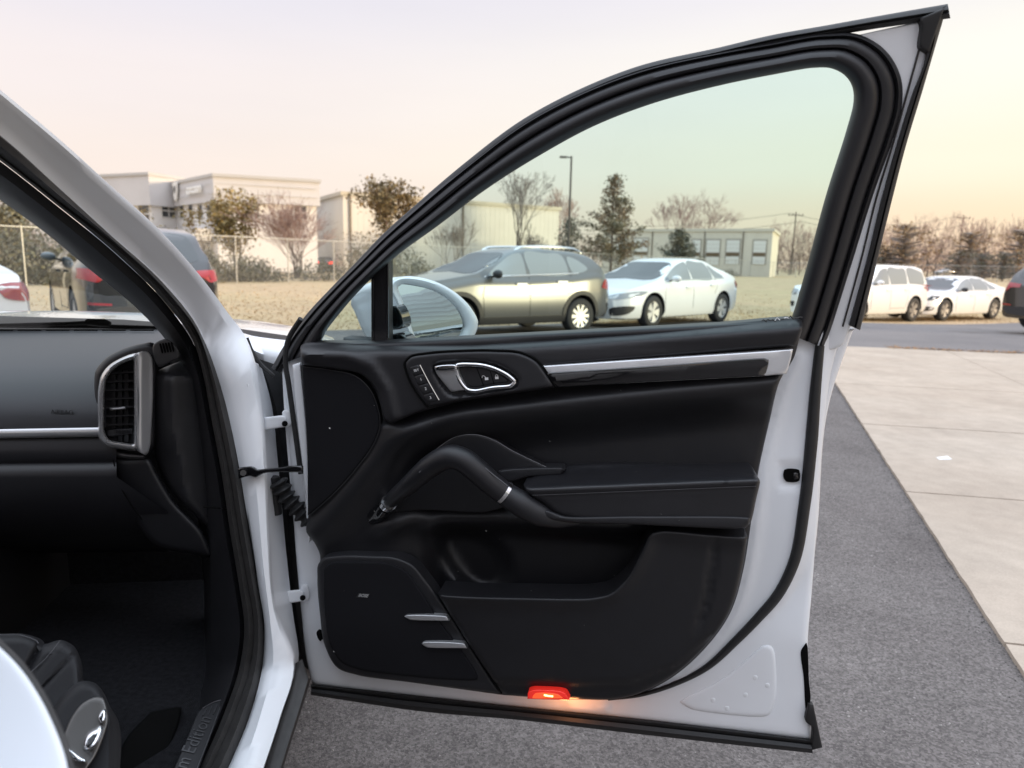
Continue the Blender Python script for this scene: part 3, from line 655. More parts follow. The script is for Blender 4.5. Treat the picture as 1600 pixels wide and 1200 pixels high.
c7 = copy_tree(c2); tag(c7, 'white sedan whose tail corner shows at the far left beyond the dashboard', 'sedan', GR)
th = math.radians(90+60); _p = D(40, 460, 7.6); c7.rotation_euler = (0, 0, th); l_ = np.array([-math.sin(th), math.cos(th)]); f_ = np.array([math.cos(th), math.sin(th)])
_c = _p[:2]+f_*2.3+l_*.75; c7.location = (_c[0], _c[1], 0)
c8 = copy_tree(c2); tag(c8, 'distant white sedan behind the chain-link fence, above the low white sedan', 'sedan', 'vehicles beyond the fence')
_p = atz(1478, 436); c8.location = (_p[0]+6, _p[1]+10, .5); c8.rotation_euler = (0, 0, math.radians(200))
c9 = build_car('distant_car', 'distant dark car with glowing red tail lights behind the fence by the bare tree', 'car', dict(sedan, paint=P_black, details=[('tail_light', [(.42, .96), (.85, .98), (.84, .80), (.48, .82)], 'B', mat('lit_tail_lamp', (.6, .02, .01), .3, emit=((1, .06, .03), 1.6)), .012)]), 'vehicles beyond the fence')
_p = D(500, 424, 72); c9.location = (_p[0], _p[1]+2.2, 0); c9.rotation_euler = (0, 0, math.radians(100))
# ================================================================== BUILDINGS
M_wall_w = mat('white_panel_wall', (.78, .76, .74), .6, noise=(.5, .04))
M_wall_b = mat('beige_metal_wall', (.62, .60, .555), .55, noise=(.4, .05))
M_wall_g = mat('grey_block_wall', (.50, .47, .43), .8, noise=(.8, .06))
M_trim_g = mat('parapet_trim', (.50, .49, .48), .5)
M_dark = mat('window_glass_dark', (.03, .035, .04), .04, spec=1.0)
M_frame = mat('window_frame', (.60, .59, .57), .5)
M_garage = mat('garage_door_white', (.74, .74, .72), .5)
M_roof = mat('flat_roof', (.2, .19, .18), .9)
M_sign = mat('sign_white', (.90, .89, .86), .4)
def P2(px, y): p = D(px, 420, y); return p[:2]
def zpx(px, py, y): return D(px, py, y)[2]
class Wall:                              # a vertical facade from A to B (plan), outward normal on the right hand of A>B... points (t along, z), w outwards
    def __init__(s, A, B):
        s.A = np.array(A, float); s.B = np.array(B, float); s.L = np.linalg.norm(s.B-s.A); s.d = (s.B-s.A)/s.L; s.n = np.array([s.d[1], -s.d[0]])
        if s.n @ (-s.A) < 0: s.n = -s.n
    def p(s, t, z, w=0): q = s.A+s.d*t+s.n*w; return (q[0], q[1], z)
    def t(s, px):                        # where the sight line of pixel column px meets the facade
        r = ray(px, 420)[:2]; M2 = np.stack([r, -s.d], 1); return np.linalg.solve(M2, s.A)[1]
    def z(s, px, py): t = s.t(px); q = s.A+s.d*t; return D(px, py, q[1])[2]
    def slab(s, mb, t0, t1, z0, z1, w0, w1):
        V = [s.p(t0, z0, w0), s.p(t1, z0, w0), s.p(t1, z0, w1), s.p(t0, z0, w1), s.p(t0, z1, w0), s.p(t1, z1, w0), s.p(t1, z1, w1), s.p(t0, z1, w1)]
        mb.add(V, [(0,3,2,1),(4,5,6,7),(0,1,5,4),(1,2,6,5),(2,3,7,6),(3,0,4,7)]); return mb
def window(W, t0, t1, z0, z1, parent, nx=2, nz=2, glass=None):
    f = MB(); b = .07
    W.slab(f, t0-b, t1+b, z0-b, z0, -.05, .06); W.slab(f, t0-b, t1+b, z1, z1+b, -.05, .06); W.slab(f, t0-b, t0, z0, z1, -.05, .06); W.slab(f, t1, t1+b, z0, z1, -.05, .06)
    for i in range(1, nx): t = t0+(t1-t0)*i/nx; W.slab(f, t-.06, t+.06, z0, z1, -.04, .05)
    for i in range(1, nz): z = z0+(z1-z0)*i/nz; W.slab(f, t0, t1, z-.06, z+.06, -.04, .045)
    fo = f.build('window', M_frame, parent)
    for i in range(nx):
        for j in range(nz):
            g = MB(); W.slab(g, t0+(t1-t0)*i/nx+.05, t0+(t1-t0)*(i+1)/nx-.05, z0+(z1-z0)*j/nz+.05, z0+(z1-z0)*(j+1)/nz-.05, .004, .03); g.build('pane', glass or M_dark, fo)
# ---- white office with two stepped parapet blocks
off = empty('office_building', (*P2(342, 62), 0), 0, 'white two-storey office building with stepped parapet blocks and square windows', 'building')
_o = np.array(off.location)
def inroot(obj, root): obj.data.transform(Matrix.Translation(-Vector(root.location))); return obj
k4 = P2(342, 62); k3 = P2(279, 70); k5 = P2(497, 65); k1 = P2(168, 70); k2 = P2(242, 67); k2b = P2(290, 70.5)
zt = zpx(342, 272, 62); zt1 = zpx(242, 270, 67); zband = zpx(342, 315, 62)
def parts_before(): return set(bpy.data.objects)
def rebase(before, root):                # children were drawn in world space: express them relative to their thing
    L = Matrix.Translation(-Vector(root.location)); done = set()
    for o in set(bpy.data.objects)-before:
        if o.type == 'MESH' and o.data not in done: o.data.transform(L); done.add(o.data)
_b = parts_before()
wl = MB(); back = [(k5[0]-5, k5[1]+9), (k3[0]-1, k3[1]+9)]
wl.prism([tuple(k3), tuple(k4), tuple(k5)]+back, 0, zband-.0); wl.build('wall', M_wall_w, off)
def grow_foot(f, a): f = np.array(f); c = f.mean(0); d = f-c; return [tuple(c+v*(1+a/np.linalg.norm(v))) for v in d]
ub = MB(); ub.prism(grow_foot([tuple(k3), tuple(k4), tuple(k5)]+back, .45), zband, zt-.25); ub.build('upper_block', mat('shade_grey_wall', (.60, .59, .60), .55, noise=(.5, .04)), off)  # white block toned grey as if shaded, so the lettering stands out
pt = MB(); pt.prism(grow_foot([tuple(k3), tuple(k4), tuple(k5)]+back, .62), zt-.25, zt); pt.build('parapet', M_trim_g, off)
b1 = [tuple(k1), tuple(k2), tuple(k2b), (k2b[0]-2, k2b[1]+14), (k1[0]-3, k1[1]+14)]
MB().prism(b1, 0, zband-.1).build('wall', M_wall_w, off); MB().prism(grow_foot(b1, .4), zband-.1, zt1-.25).build('upper_block', MATS['shade_grey_wall'], off); MB().prism(grow_foot(b1, .55), zt1-.25, zt1).build('parapet', M_trim_g, off)
WL, WR = Wall(k4, k3), Wall(k4, k5); W1l, W1r = Wall(k2, k1), Wall(k2, k2b)
def wpx(W, x0, x1, y0, y1, par, nx, nz): 
    t0, t1 = sorted((W.t(x0), W.t(x1))); xm = (x0+x1)/2; z1, z0 = W.z(xm, y0), W.z(xm, y1); window(W, t0+.1, t1-.1, z0, z1-.2, par, nx, nz)
wpx(W1l, 222, 240, 317, 348, off, 1, 2); wpx(W1l, 196, 214, 317, 348, off, 1, 2); wpx(W1r, 257, 280, 316, 340, off, 2, 2)
wpx(WL, 286, 293, 316, 341, off, 1, 2); wpx(WL, 300, 307, 316, 341, off, 1, 2); wpx(WL, 314, 322, 316, 341, off, 1, 2); wpx(WL, 328, 336, 316, 341, off, 1, 2)
wpx(WR, 388, 410, 317, 341, off, 2, 2); wpx(WR, 461, 483, 318, 343, off, 2, 2)
cn = MB(); WL.slab(cn, .5, WL.L-1, 2.6, 3.6, .02, 1.6); W1r.slab(cn, .3, W1r.L-.2, 2.6, 3.6, .02, 1.2); cn.build('canopy', M_trim_g, off)
for W in (WL, WR):
    jb = MB()
    for z in np.arange(zband+.7, zt-.3, .75): W.slab(jb, .0, W.L, z-.012, z+.012, .40, .462)
    jb.build('panel_joints', M_trim_g, off, kind='stuff')
# sign on the shaded face: a shield with a W and raised lettering
zs = WL.z(290, 300); ts = WL.t(290)
def on_wall(W, t, z, w): # matrix: local x along facade to the viewer's right, y up, z outwards
    sgn = 1 if (W.t(310)-W.t(300)) > 0 else -1; dx = W.d*sgn; M = Matrix(((dx[0], 0, W.n[0], 0), (dx[1], 0, W.n[1], 0), (0, 1, 0, 0), (0, 0, 0, 1))); q = W.p(t, z, w); M.translation = q; return M
sh = [(-.62, .8), (.62, .8), (.60, .1), (.35, -.6), (0, -.9), (-.35, -.6), (-.60, .1)]
M = on_wall(WL, ts, zs, .48); mb = MB(); V = [tuple(M @ Vector((x, y, 0))) for x, y in sh]+[tuple(M @ Vector((x, y, .12))) for x, y in sh]
mb.add(V, [tuple(range(7, 14))]+[(k, (k+1) % 7, (k+1) % 7+7, k+7) for k in range(7)]); shield = mb.build('shield_emblem', M_sign, off)
text_obj('emblem_letter', 'W', 1.0, on_wall(WL, ts, zs+.1, .63), mat('sign_dark', (.2, .19, .18), .6), shield, .01)
text_obj('sign_lettering', 'cocoon', 1.25, on_wall(WL, WL.t(318), WL.z(318, 296), .50), M_sign, off, .05, bold=.02)
rebase(_b, off)
# ---- long beige warehouse, corner towards the lot
h0 = P2(538, 70); h1 = P2(871, 84); hl = P2(480, 84)
wh = empty('warehouse', (*h0, 0), 0, 'long beige ribbed metal warehouse with a flat roofline', 'building'); _b = parts_before()
zh = zpx(538, 299, 70)
hback = h1+(hl-h0)
MB().prism([tuple(h0), tuple(h1), tuple(hback), tuple(hl)], 0, zh-.35).build('wall', M_wall_b, wh)
MB().prism(grow_foot([tuple(h0), tuple(h1), tuple(hback), tuple(hl)], .3), zh-.35, zh).build('roof_edge', mat('eave_trim', (.46, .42, .34), .5), wh)
WF, WS = Wall(h0, h1), Wall(h0, hl)
rb = MB()
for W in (WF, WS):
    for t in np.arange(.3, W.L, .6): W.slab(rb, t-.05, t+.05, .0, zh-.36, .0, .016)
rb.build('wall_ribs', M_wall_b, wh, kind='stuff')
for x in (722, 548): 
    m_ = MB(); t = WF.t(x); WF.slab(m_, t-.07, t+.07, .2, zh-.3, .06, .2); m_.build('downspout', mat('downspout_brown', (.16, .13, .10), .5), wh)
rebase(_b, wh)
# ---- low garage block with white roll-up doors
g0, g1 = P2(940, 116), P2(1203, 104); gb = g1+np.array([6, 14]); ga = g0+np.array([3, 14])
gar = empty('garage_building', (*g1, 0), 0, 'low grey garage building with a row of white roll-up doors', 'building'); _b = parts_before()
zg = zpx(1203, 357, 104)
MB().prism([tuple(g0), tuple(g1), tuple(gb), tuple(ga)], -1, zg-.4).build('wall', mat('garage_wall', (.66, .62, .54), .7, noise=(.8, .05)), gar)
MB().prism(grow_foot([tuple(g0), tuple(g1), tuple(gb), tuple(ga)], .3), zg-.4, zg).build('parapet', mat('parapet_cream', (.6, .57, .5), .5), gar)
WG = Wall(g0, g1)
for x0, x1, y0, y1 in ((962, 978, 372, 412), (989, 1010, 373, 413), (1080, 1092, 375, 413), (1102, 1122, 375, 414), (1133, 1153, 375, 413), (1175, 1194, 376, 413)):
    t0, t1 = sorted((WG.t(x0), WG.t(x1))); za, zb_ = WG.z((x0+x1)/2, y1), WG.z((x0+x1)/2, y0)
    fr = MB(); WG.slab(fr, t0-.2, t1+.2, za, zb_+.2, .0, .05); dr = fr.build('garage_door', mat('door_surround', (.36, .33, .29), .6), gar)
    n = 6
    for i in range(n):
        a = za+(zb_-za)*i/n; b_ = za+(zb_-za)*(i+1)/n-.03; m_ = MB(); WG.slab(m_, t0, t1, a, b_, .05, .11); m_.build('door_panel', M_garage if i not in (2,) else mat('door_window_band', (.16, .12, .08), .2), dr)
for x in (1017, 1098, 1158): m_ = MB(); t = WG.t(x); WG.slab(m_, t-.07, t+.07, -1, zg-.4, 0, .12); m_.build('downspout', MATS['downspout_brown'], gar)
rebase(_b, gar)
# ---- long clapboard building off to the right of the lot (seen only in the door mirror)
sid = empty('siding_building', (14.5, -15.5, 0), math.atan2(.65, .76), 'long grey building with horizontal lap siding, seen only as lines in the door mirror', 'building')
MB().box((-22, -12, 0), (22, -.1, 5.2)).build('wall', M_wall_g, sid); MB().box((-22.4, -12.4, 5.2), (22.4, .3, 5.5)).build('roof_edge', M_trim_g, sid)
sb = mesh('siding_board', [(-22, -.1, 0), (-22, .10, 0), (-22, -.07, .48), (-22, -.1, .48), (22, -.1, 0), (22, .10, 0), (22, -.07, .48), (22, -.1, .48)], [(0, 1, 5, 4), (1, 2, 6, 5), (2, 3, 7, 6), (0, 3, 2, 1), (4, 5, 6, 7)], mat('siding_paint', (.42, .43, .41), .6))
for i in range(10): o = ob('siding_board', sb, sid); o.location = (0, 0, .1+i*.51)

# ================================================================== FENCE, POLES, WIRES
M_galv = mat('galvanised_steel', (.42, .42, .41), .45, metal=.5)
def fence(A, B, H, label, dz=0.0, cell=.13):
    A = np.array(A, float); B = np.array(B, float); L = np.linalg.norm(B-A); d = (B-A)/L
    f = empty('chain_link_fence', (A[0], A[1], 0), math.atan2(d[1], d[0]), label, 'fence', 'chain-link fences round the field')
    post = None; n = int(L/3.05)
    pm = MB().bar((0, 0, -.2), (0, 0, H+.05), .032, n=8); V, F = pm.V, pm.F; pmesh = mesh('post', V, F, M_galv, 40)
    for i in range(n+1): o = ob('post', pmesh, f); o.location = (i*L/n, 0, 0)
    MB().bar((0, 0, H), (L, 0, H), .022, n=6).build('top_rail', M_galv, f)
    mb = MB(); w = .0032
    for sgn in (1, -1):
        for k in np.arange(-H, L+H, cell):
            x0, x1 = (k, k+H) if sgn > 0 else (k+H, k); z0, z1 = .03, H
            # clip to 0..L
            pts = [(x0, z0), (x1, z1)]
            if max(x0, x1) < 0 or min(x0, x1) > L: continue
            q0 = []
            for (xa, za), (xb, zb_) in ((pts[0], pts[1]), (pts[1], pts[0])):
                if xa < 0: za += (0-xa)/(xb-xa)*(zb_-za); xa = 0
                if xa > L: za += (L-xa)/(xb-xa)*(zb_-za); xa = L
                q0.append((xa, za))
            (xa, za), (xb, zb_) = q0; n0 = len(mb.V); y = .002*sgn
            mb.add([(xa-w, y, za), (xa+w, y-.004, za), (xa, y+.004, za), (xb-w, y, zb_), (xb+w, y-.004, zb_), (xb, y+.004, zb_)], [(0, 1, 4, 3), (1, 2, 5, 4), (2, 0, 3, 5)])
    mb.build('wire_mesh', M_galv, f, kind='stuff')
    return f
fence((-27, 18.5), (6, 65.2), 2.3, 'long galvanised chain-link fence running from the left behind the parked vehicles')
fence((6, 65.2), (34, 104), 2.3, 'far chain-link fence in front of the garage building', cell=.2)
fence((34, 104), (92, 84), 2.1, 'chain-link fence at the right in front of the bare woods', cell=.2)

def lamp_post(px, py_top, y, arm_px):
    p = D(px, py_top, y); b = np.array([p[0]+.4, y, 0]); zt_ = p[2]
    t = empty('lamp_post', tuple(b), 0, 'tall dark parking lot lamp post with a single flat head pointing left', 'lamp post')
    mm = mat('dark_bronze', (.06, .055, .055), .5)
    MB().bar((0, 0, 0), (0, 0, .6), .3, n=10).build('base', M_wall_g, t); MB().bar((0, 0, .5), (-.0, 0, zt_), .12, n=8, taper=.75).build('pole', mm, t)
    hw_ = (px-arm_px)/FPX*y; MB().bar((0, 0, zt_-.1), (-.45, 0, zt_-.08), .06, n=6).build('arm', mm, t)
    MB().box((-hw_-.1, -.22, zt_-.16), (-.4, .22, zt_-.02)).build('lamp_head', mm, t); return t
lamp_post(886, 244, 66, 870)
M_pole = mat('weathered_wood', (.12, .095, .08), .85)
def utility_pole(px, py, y, label):
    p = D(px, py, y); t = empty('utility_pole', (p[0], y, 0), 0, label, 'utility pole', 'utility poles by the woods')
    MB().bar((0, 0, 0), (0, 0, p[2]), .17, n=8, taper=.7).build('pole', M_pole, t)
    MB().bar((-1.6, 0, p[2]-.7), (1.6, 0, p[2]-.7), .09, n=4).build('crossarm', M_pole, t)
    for x in (-1.4, -.6, .6, 1.4): MB().bar((x, 0, p[2]-.65), (x, 0, p[2]-.3), .07, n=6).build('insulator', M_dark, t)
    return np.array([p[0], y, p[2]-.3])
u1 = utility_pole(1244, 331, 150, 'wooden utility pole with a crossarm right of the garage building')
u2 = utility_pole(1506, 336, 165, 'wooden utility pole among the bare trees at the right')
u0 = np.array([u1[0]-62, 168, u1[2]-1.5])
for a_, b_, lb in ((u0, u1, 'thin power line left of the utility pole by the garage'), (u1, u2, 'thin power line between the two utility poles'),):
    for j, dx in enumerate((-1.4, 1.4)):
        P = [a_+(b_-a_)*t+np.array([dx, 0, -2.2*4*t*(1-t)-j*1.6]) for t in np.linspace(0, 1, 14)]
        o = tube('power_line', P, .035, M_plast, None, 5); tag(o, lb+(', upper of the pair' if j == 0 else ', lower of the pair'), 'power line', 'power lines')

# ================================================================== TREES
M_bark = mat('bark', (.13, .10, .085), .9, noise=(3, .25)); M_twig = mat('twigs', (.33, .23, .20), .9, island=.25); M_twig2 = mat('grey_twigs', (.23, .20, .18), .9, island=.25)
def leafmat(name, c, c2): return mat(name, c, .65, island=.45, two=(c2, .55, .42, .58))
ML_gold = leafmat('olive_gold_leaves', (.30, .22, .085), (.20, .165, .07)); ML_dark = leafmat('dark_evergreen_leaves', (.08, .09, .068), (.11, .10, .068)); ML_mix = leafmat('russet_evergreen_leaves', (.155, .14, .09), (.20, .14, .09))
ML_hedge = leafmat('hedge_leaves', (.17, .16, .105), (.14, .135, .085)); ML_rust = leafmat('rust_leaves', (.33, .22, .12), (.24, .18, .10))
def skeleton(seed, H, trunk, spread, levels, kids, ratio=.66, up=.25, r0=.12, stems=1, wig=.12, thin=.010):
    r_ = random.Random(seed); T = MB(); W = MB(); tips = []
    def grow(p, d, L, r, lv):
        nseg = 3 if lv < 2 else 2; cur = p; dd = d.copy(); rr = r; spots = []
        for i in range(nseg):
            dd = (dd+Vector((r_.gauss(0, wig), r_.gauss(0, wig), r_.gauss(0, wig)+up*.12))).normalized(); q = cur+dd*(L/nseg); r2 = max(thin, rr*.80)
            (T if lv < 2 else W).bar(cur, q, rr, n=5 if lv < 2 else 3, taper=r2/rr); spots.append((q, dd.copy(), r2)); cur = q; rr = r2
        if lv >= levels: tips.append((cur, dd)); return
        nk = kids[min(lv, len(kids)-1)]
        for k in range(nk):
            f = .3+.7*(k+1)/nk if lv else .35+.65*(k+1)/nk
            i = min(len(spots)-1, int(f*len(spots)-.001)); q, sd, sr = spots[i]
            a = r_.uniform(0, 6.283); s = spread*r_.uniform(.65, 1.25)*(1.0 if k < nk-1 else .35)
            perp = sd.orthogonal().normalized(); perp.rotate(Matrix.Rotation(a, 3, sd)); nd = (sd*math.cos(s)+perp*math.sin(s)+Vector((0, 0, up*.35))).normalized()
            grow(q, nd, L*ratio*r_.uniform(.8, 1.2)*(1.25 if lv == 0 else 1), max(thin, sr*.68), lv+1)
    for s in range(stems):
        a = 6.283*s/stems+r_.uniform(-.3, .3); lean = 0 if stems == 1 else r_.uniform(.08, .3); d = Vector((math.cos(a)*lean, math.sin(a)*lean, 1)).normalized()
        grow(Vector((math.cos(a)*.1*(stems > 1), math.sin(a)*.1*(stems > 1), -.1)), d, trunk*r_.uniform(.85, 1.1), r0, 0)
    V = np.array(W.V if W.V else T.V); zmax = max(V[:, 2].max(), 1e-3); k = H/zmax
    T.V = [(x*k, y*k, z*k) for x, y, z in T.V]; W.V = [(x*k, y*k, z*k) for x, y, z in W.V]
    return T, W, [(t*k, d) for t, d in tips]
def leaf_cloud(pts, rad, per, size, seed, flat=.8):
    g_ = np.random.default_rng(seed); V = []; F = []
    for p in pts:
        rr = rad*g_.uniform(.6, 1.3)
        for _ in range(per):
            v = g_.normal(0, .5, 3)*rr; v[2] *= flat; c = np.array(p)+v; s = size*g_.uniform(.6, 1.4); a = g_.normal(0, 1, 3); a /= np.linalg.norm(a); b = np.cross(a, g_.normal(0, 1, 3)); b /= np.linalg.norm(b)+1e-9
            n = len(V); V += [c-a*s*.5, c+b*s*.32, c+a*s*.5, c-b*s*.32]; F.append((n, n+1, n+2, n+3))
    return V, F
def tree_template(name, T, W, tw, leaves=None, lm=None):
    r = empty(name, (0, 0, 0)); T.build('trunk', M_bark, r, 60)
    if W.V: W.build('branches', tw, r, None)
    if leaves: mk('crown', leaves[0], leaves[1], lm, r, None)
    return r
def bare(seed, H, **k): T, W, tips = skeleton(seed, H, **k); return T, W
def stand(t, px, y, label=None, cat='tree', group=None, rz=None, s=1.0, z=0.0):
    p = P2(px, y); t.location = (p[0], p[1], z); t.rotation_euler = (0, 0, rng.uniform(0, 6.28) if rz is None else rz); t.scale = (s, s, s)
    if label: tag(t, label, cat, group)
    return t
def top_h(px, py, y): return D(px, py, y)[2]
# --- trees in front of the buildings
vase = tree_template('bare_tree', *bare(3, top_h(463, 292, 50), trunk=1.7, spread=.50, levels=4, kids=[4, 4, 4, 4], up=.35, r0=.06, stems=7, ratio=.72, thin=.0085), M_twig)
stand(vase, 463, 50, 'bare many-stemmed pinkish tree in front of the office building', group='trees along the far fence'); vase.scale = (1.45, 1.45, 1)
T, W, tips = skeleton(11, top_h(352, 300, 52), 2.2, .5, 3, [4, 4, 4], up=.3, r0=.11, stems=2)
g1_ = tree_template('leafy_tree', T, W, M_twig, leaf_cloud([t for t, d in tips]+[t-d*.9 for t, d in tips], 0.6, 11, .24, 5), ML_gold); stand(g1_, 372, 52, 'olive-gold tree with thin foliage before the office sign', group='trees along the far fence')
T, W, tips = skeleton(12, top_h(306, 300, 54), 2.0, .42, 3, [3, 4, 4], up=.4, r0=.09)
g2_ = tree_template('leafy_tree', T, W, M_twig, leaf_cloud([t for t, d in tips], .5, 20, .19, 6), ML_gold); stand(g2_, 322, 54, 'sparse yellowing young tree left of the olive-gold tree by the office', group='trees along the far fence')
g2b = copy_tree(g2_); stand(g2b, 196, 50, 'thin twiggy tree in front of the left office block', group='trees along the far fence', s=.95)
T, W, tips = skeleton(14, top_h(606, 288, 52), 2.4, .52, 3, [5, 5, 4], up=.3, r0=.13)
g3_ = tree_template('leafy_tree', T, W, M_twig, leaf_cloud([t for t, d in tips]+[t-d*.8 for t, d in tips], .62, 18, .24, 8), ML_mix if False else leafmat('bronze_leaves', (.22, .155, .07), (.15, .12, .06))); stand(g3_, 612, 52, 'full bronze-green tree at the warehouse corner, cut by the door frame', group='trees along the far fence')
T, W, tips = skeleton(15, top_h(30, 305, 38), 2.6, .55, 3, [5, 5, 4], up=.3, r0=.15)
g4_ = tree_template('leafy_tree', T, W, M_twig, leaf_cloud([t for t, d in tips]+[t-d*.9 for t, d in tips], .65, 30, .2, 9), leafmat('dull_olive_leaves', (.20, .165, .09), (.15, .135, .08))); stand(g4_, 18, 38, 'wide olive-brown tree seen through the windscreen', group='trees along the far fence')
g4b = copy_tree(g4_); stand(g4b, -150, 36, 'wide olive-brown tree off the left edge', group='trees along the far fence')
tall = tree_template('bare_tree', *bare(21, top_h(806, 256, 74), trunk=4.2, spread=.48, levels=5, kids=[8, 5, 4, 3, 3], up=.42, r0=.17, ratio=.58, thin=.010), M_twig2); stand(tall, 806, 74, 'tall upright bare tree in front of the long warehouse', group='trees along the far fence', z=-.1)
sap = tree_template('bare_tree', *bare(22, top_h(702, 330, 68), trunk=2.0, spread=.4, levels=4, kids=[5, 4, 4, 3], up=.5, r0=.08, stems=3, thin=.012), M_twig2); stand(sap, 704, 68, 'small bare sapling clump beside the warehouse downspout', group='trees along the far fence')
sap2 = copy_tree(sap); stand(sap2, 836, 76, 'low bare sapling clump right of the tall bare tree', group='trees along the far fence', s=.9)
def conifer(seed, H, R_, n, leaf, m, name, per=26, gap=.0):
    r_ = random.Random(seed); T = MB(); W = MB(); T.bar((0, 0, -.1), (0, 0, H*.97), H*.016, n=7, taper=.12); pts = []
    for i in range(n):
        f = (i+.5)/n; z = H*(.07+.9*f); L = R_*(1-f)**.85*r_.uniform(.5, 1.15)+.12; a = i*2.4+r_.uniform(-.4, .4); d = Vector((math.cos(a), math.sin(a), r_.uniform(.1, .6)))
        W.bar((0, 0, z), tuple(Vector((0, 0, z))+d*L), .035, n=3, taper=.2)
        for s in np.linspace(.35, 1, max(2, int(L/.35))): pts.append(Vector((0, 0, z))+d*L*s+Vector((r_.gauss(0, .12), r_.gauss(0, .12), 0)))
    pts.append(Vector((0, 0, H*.98)))
    return tree_template(name, T, W, M_twig2, leaf_cloud(pts, leaf*2.4, per, leaf, seed), m)
cf = conifer(31, top_h(950, 273, 72), 4.3, 56, .24, ML_mix, 'evergreen_tree', 24); stand(cf, 954, 72, 'tall pointed russet-green evergreen right of the lamp post', group='trees along the far fence')
cf2 = conifer(32, top_h(888, 342, 69), 1.75, 40, .2, ML_dark, 'evergreen_tree', 24); stand(cf2, 888, 69, 'dark rounded evergreen at the foot of the lamp post', group='trees along the far fence')
cf3 = conifer(33, top_h(1060, 358, 100), 3.6, 50, .28, ML_dark, 'evergreen_shrub', 24); stand(cf3, 1060, 100, 'dark rounded evergreen in front of the garage building', group='trees along the far fence')
oak = tree_template('bare_tree', *bare(25, top_h(1116, 296, 128), trunk=4.4, spread=.62, levels=5, kids=[5, 4, 3, 3, 3], up=.2, r0=.24, ratio=.70, thin=.022), M_twig); stand(oak, 1116, 128, 'wide round-crowned bare tree rising behind the garage roof', group='bare trees behind the garage', z=-.2)
oak2 = tree_template('bare_tree', *bare(26, top_h(1060, 300, 124), trunk=4.6, spread=.44, levels=5, kids=[4, 4, 3, 3, 3], up=.5, r0=.2, ratio=.66, thin=.02, stems=2), M_twig); stand(oak2, 1062, 124, 'upright forked bare tree left of the round one behind the garage', group='bare trees behind the garage', z=-.2)
oak3 = copy_tree(oak2); stand(oak3, 860, 110, 'faint bare tree showing above the right end of the warehouse', group='bare trees behind the garage', s=.92)
# --- shrubs behind the fence
def shrub(seed, R_, H, m, n=60, leaf=.13, per=22, name='shrub'):
    g_ = np.random.default_rng(seed); W = MB(); pts = []
    for i in range(n):
        a = g_.uniform(0, 6.28); r = R_*math.sqrt(g_.uniform(0, 1)); z = H*g_.uniform(.12, .95)*math.sqrt(max(.05, 1-(r/R_)**2)); pts.append((r*math.cos(a), r*math.sin(a), z))
        if i % 3 == 0: W.bar((r*.2*math.cos(a), r*.2*math.sin(a), 0), pts[-1], .018, n=3, taper=.4)
    t = empty(name, (0, 0, 0)); W.build('branches', M_twig2, t, None); V, F = leaf_cloud(pts, .42, per, leaf, seed); mk('crown', V, F, m, t, None); return t
sh_t = [shrub(41, 1.9, 2.3, ML_hedge, 75), shrub(42, 1.6, 1.25, leafmat('low_shrub_leaves', (.075, .08, .05), (.10, .095, .06)), 60), shrub(43, 1.7, 2.6, leafmat('grey_shrub_leaves', (.19, .17, .115), (.15, .135, .10)), 70)]
FA, FB = np.array([-27, 18.5]), np.array([34, 104.]); FD = (FB-FA)/np.linalg.norm(FB-FA); FN = np.array([-FD[1], FD[0]])
used = [0, 0, 0]
def shrub_at(px, kind, off_, s, label):
    r = ray(px, 420)[:2]; M2 = np.stack([r, -FD], 1); t = np.linalg.solve(M2, FA)[1]; p = FA+FD*t+FN*off_
    o = sh_t[kind] if not used[kind] else copy_tree(sh_t[kind]); used[kind] = 1; o.location = (p[0], p[1], 0); o.rotation_euler = (0, 0, rng.uniform(0, 6.28)); o.scale = (s, s, s*rng.uniform(.9, 1.1)); tag(o, label, 'shrub', 'shrubs along the back of the fence')
for px, k, of, s in ((-120, 0, 3, 1.3), (-60, 2, 2.5, 1.2), (0, 0, 2.5, 1.25), (45, 2, 2.2, 1.2), (85, 0, 2.4, 1.25), (125, 2, 2.2, 1.2), (165, 0, 2.3, 1.2), (205, 2, 2.3, 1.15), (240, 0, 2.3, 1.2), (280, 2, 2.5, 1.1), (318, 0, 2.5, 1.15), (352, 2, 2.4, 1.05), (385, 0, 2.4, .95), (640, 0, 2.8, 1.25), (668, 2, 3, 1.2), (620, 2, 3, 1.2)):
    shrub_at(px, k, of, s, 'dense grey-green hedge shrub pressed against the back of the chain-link fence')
for px, s, lb in ((425, 1.0, 'low dark rounded shrub under the pinkish bare tree, left of its stems'), (448, .9, 'low dark shrub at the foot of the pinkish bare tree'), (530, .95, 'low dark shrub just right of a fence post by the warehouse'), (700, 1.0, 'low dark shrub behind the windscreen of the grey crossover'), (1000, .9, 'low dark shrub behind the white sedan roof, left of the garage doors'), (1165, .8, 'low brown shrub in front of the third garage door'), (1145, .8, 'low brown shrub in front of the second garage door')):
    shrub_at(px, 1, 2.2, s, lb)
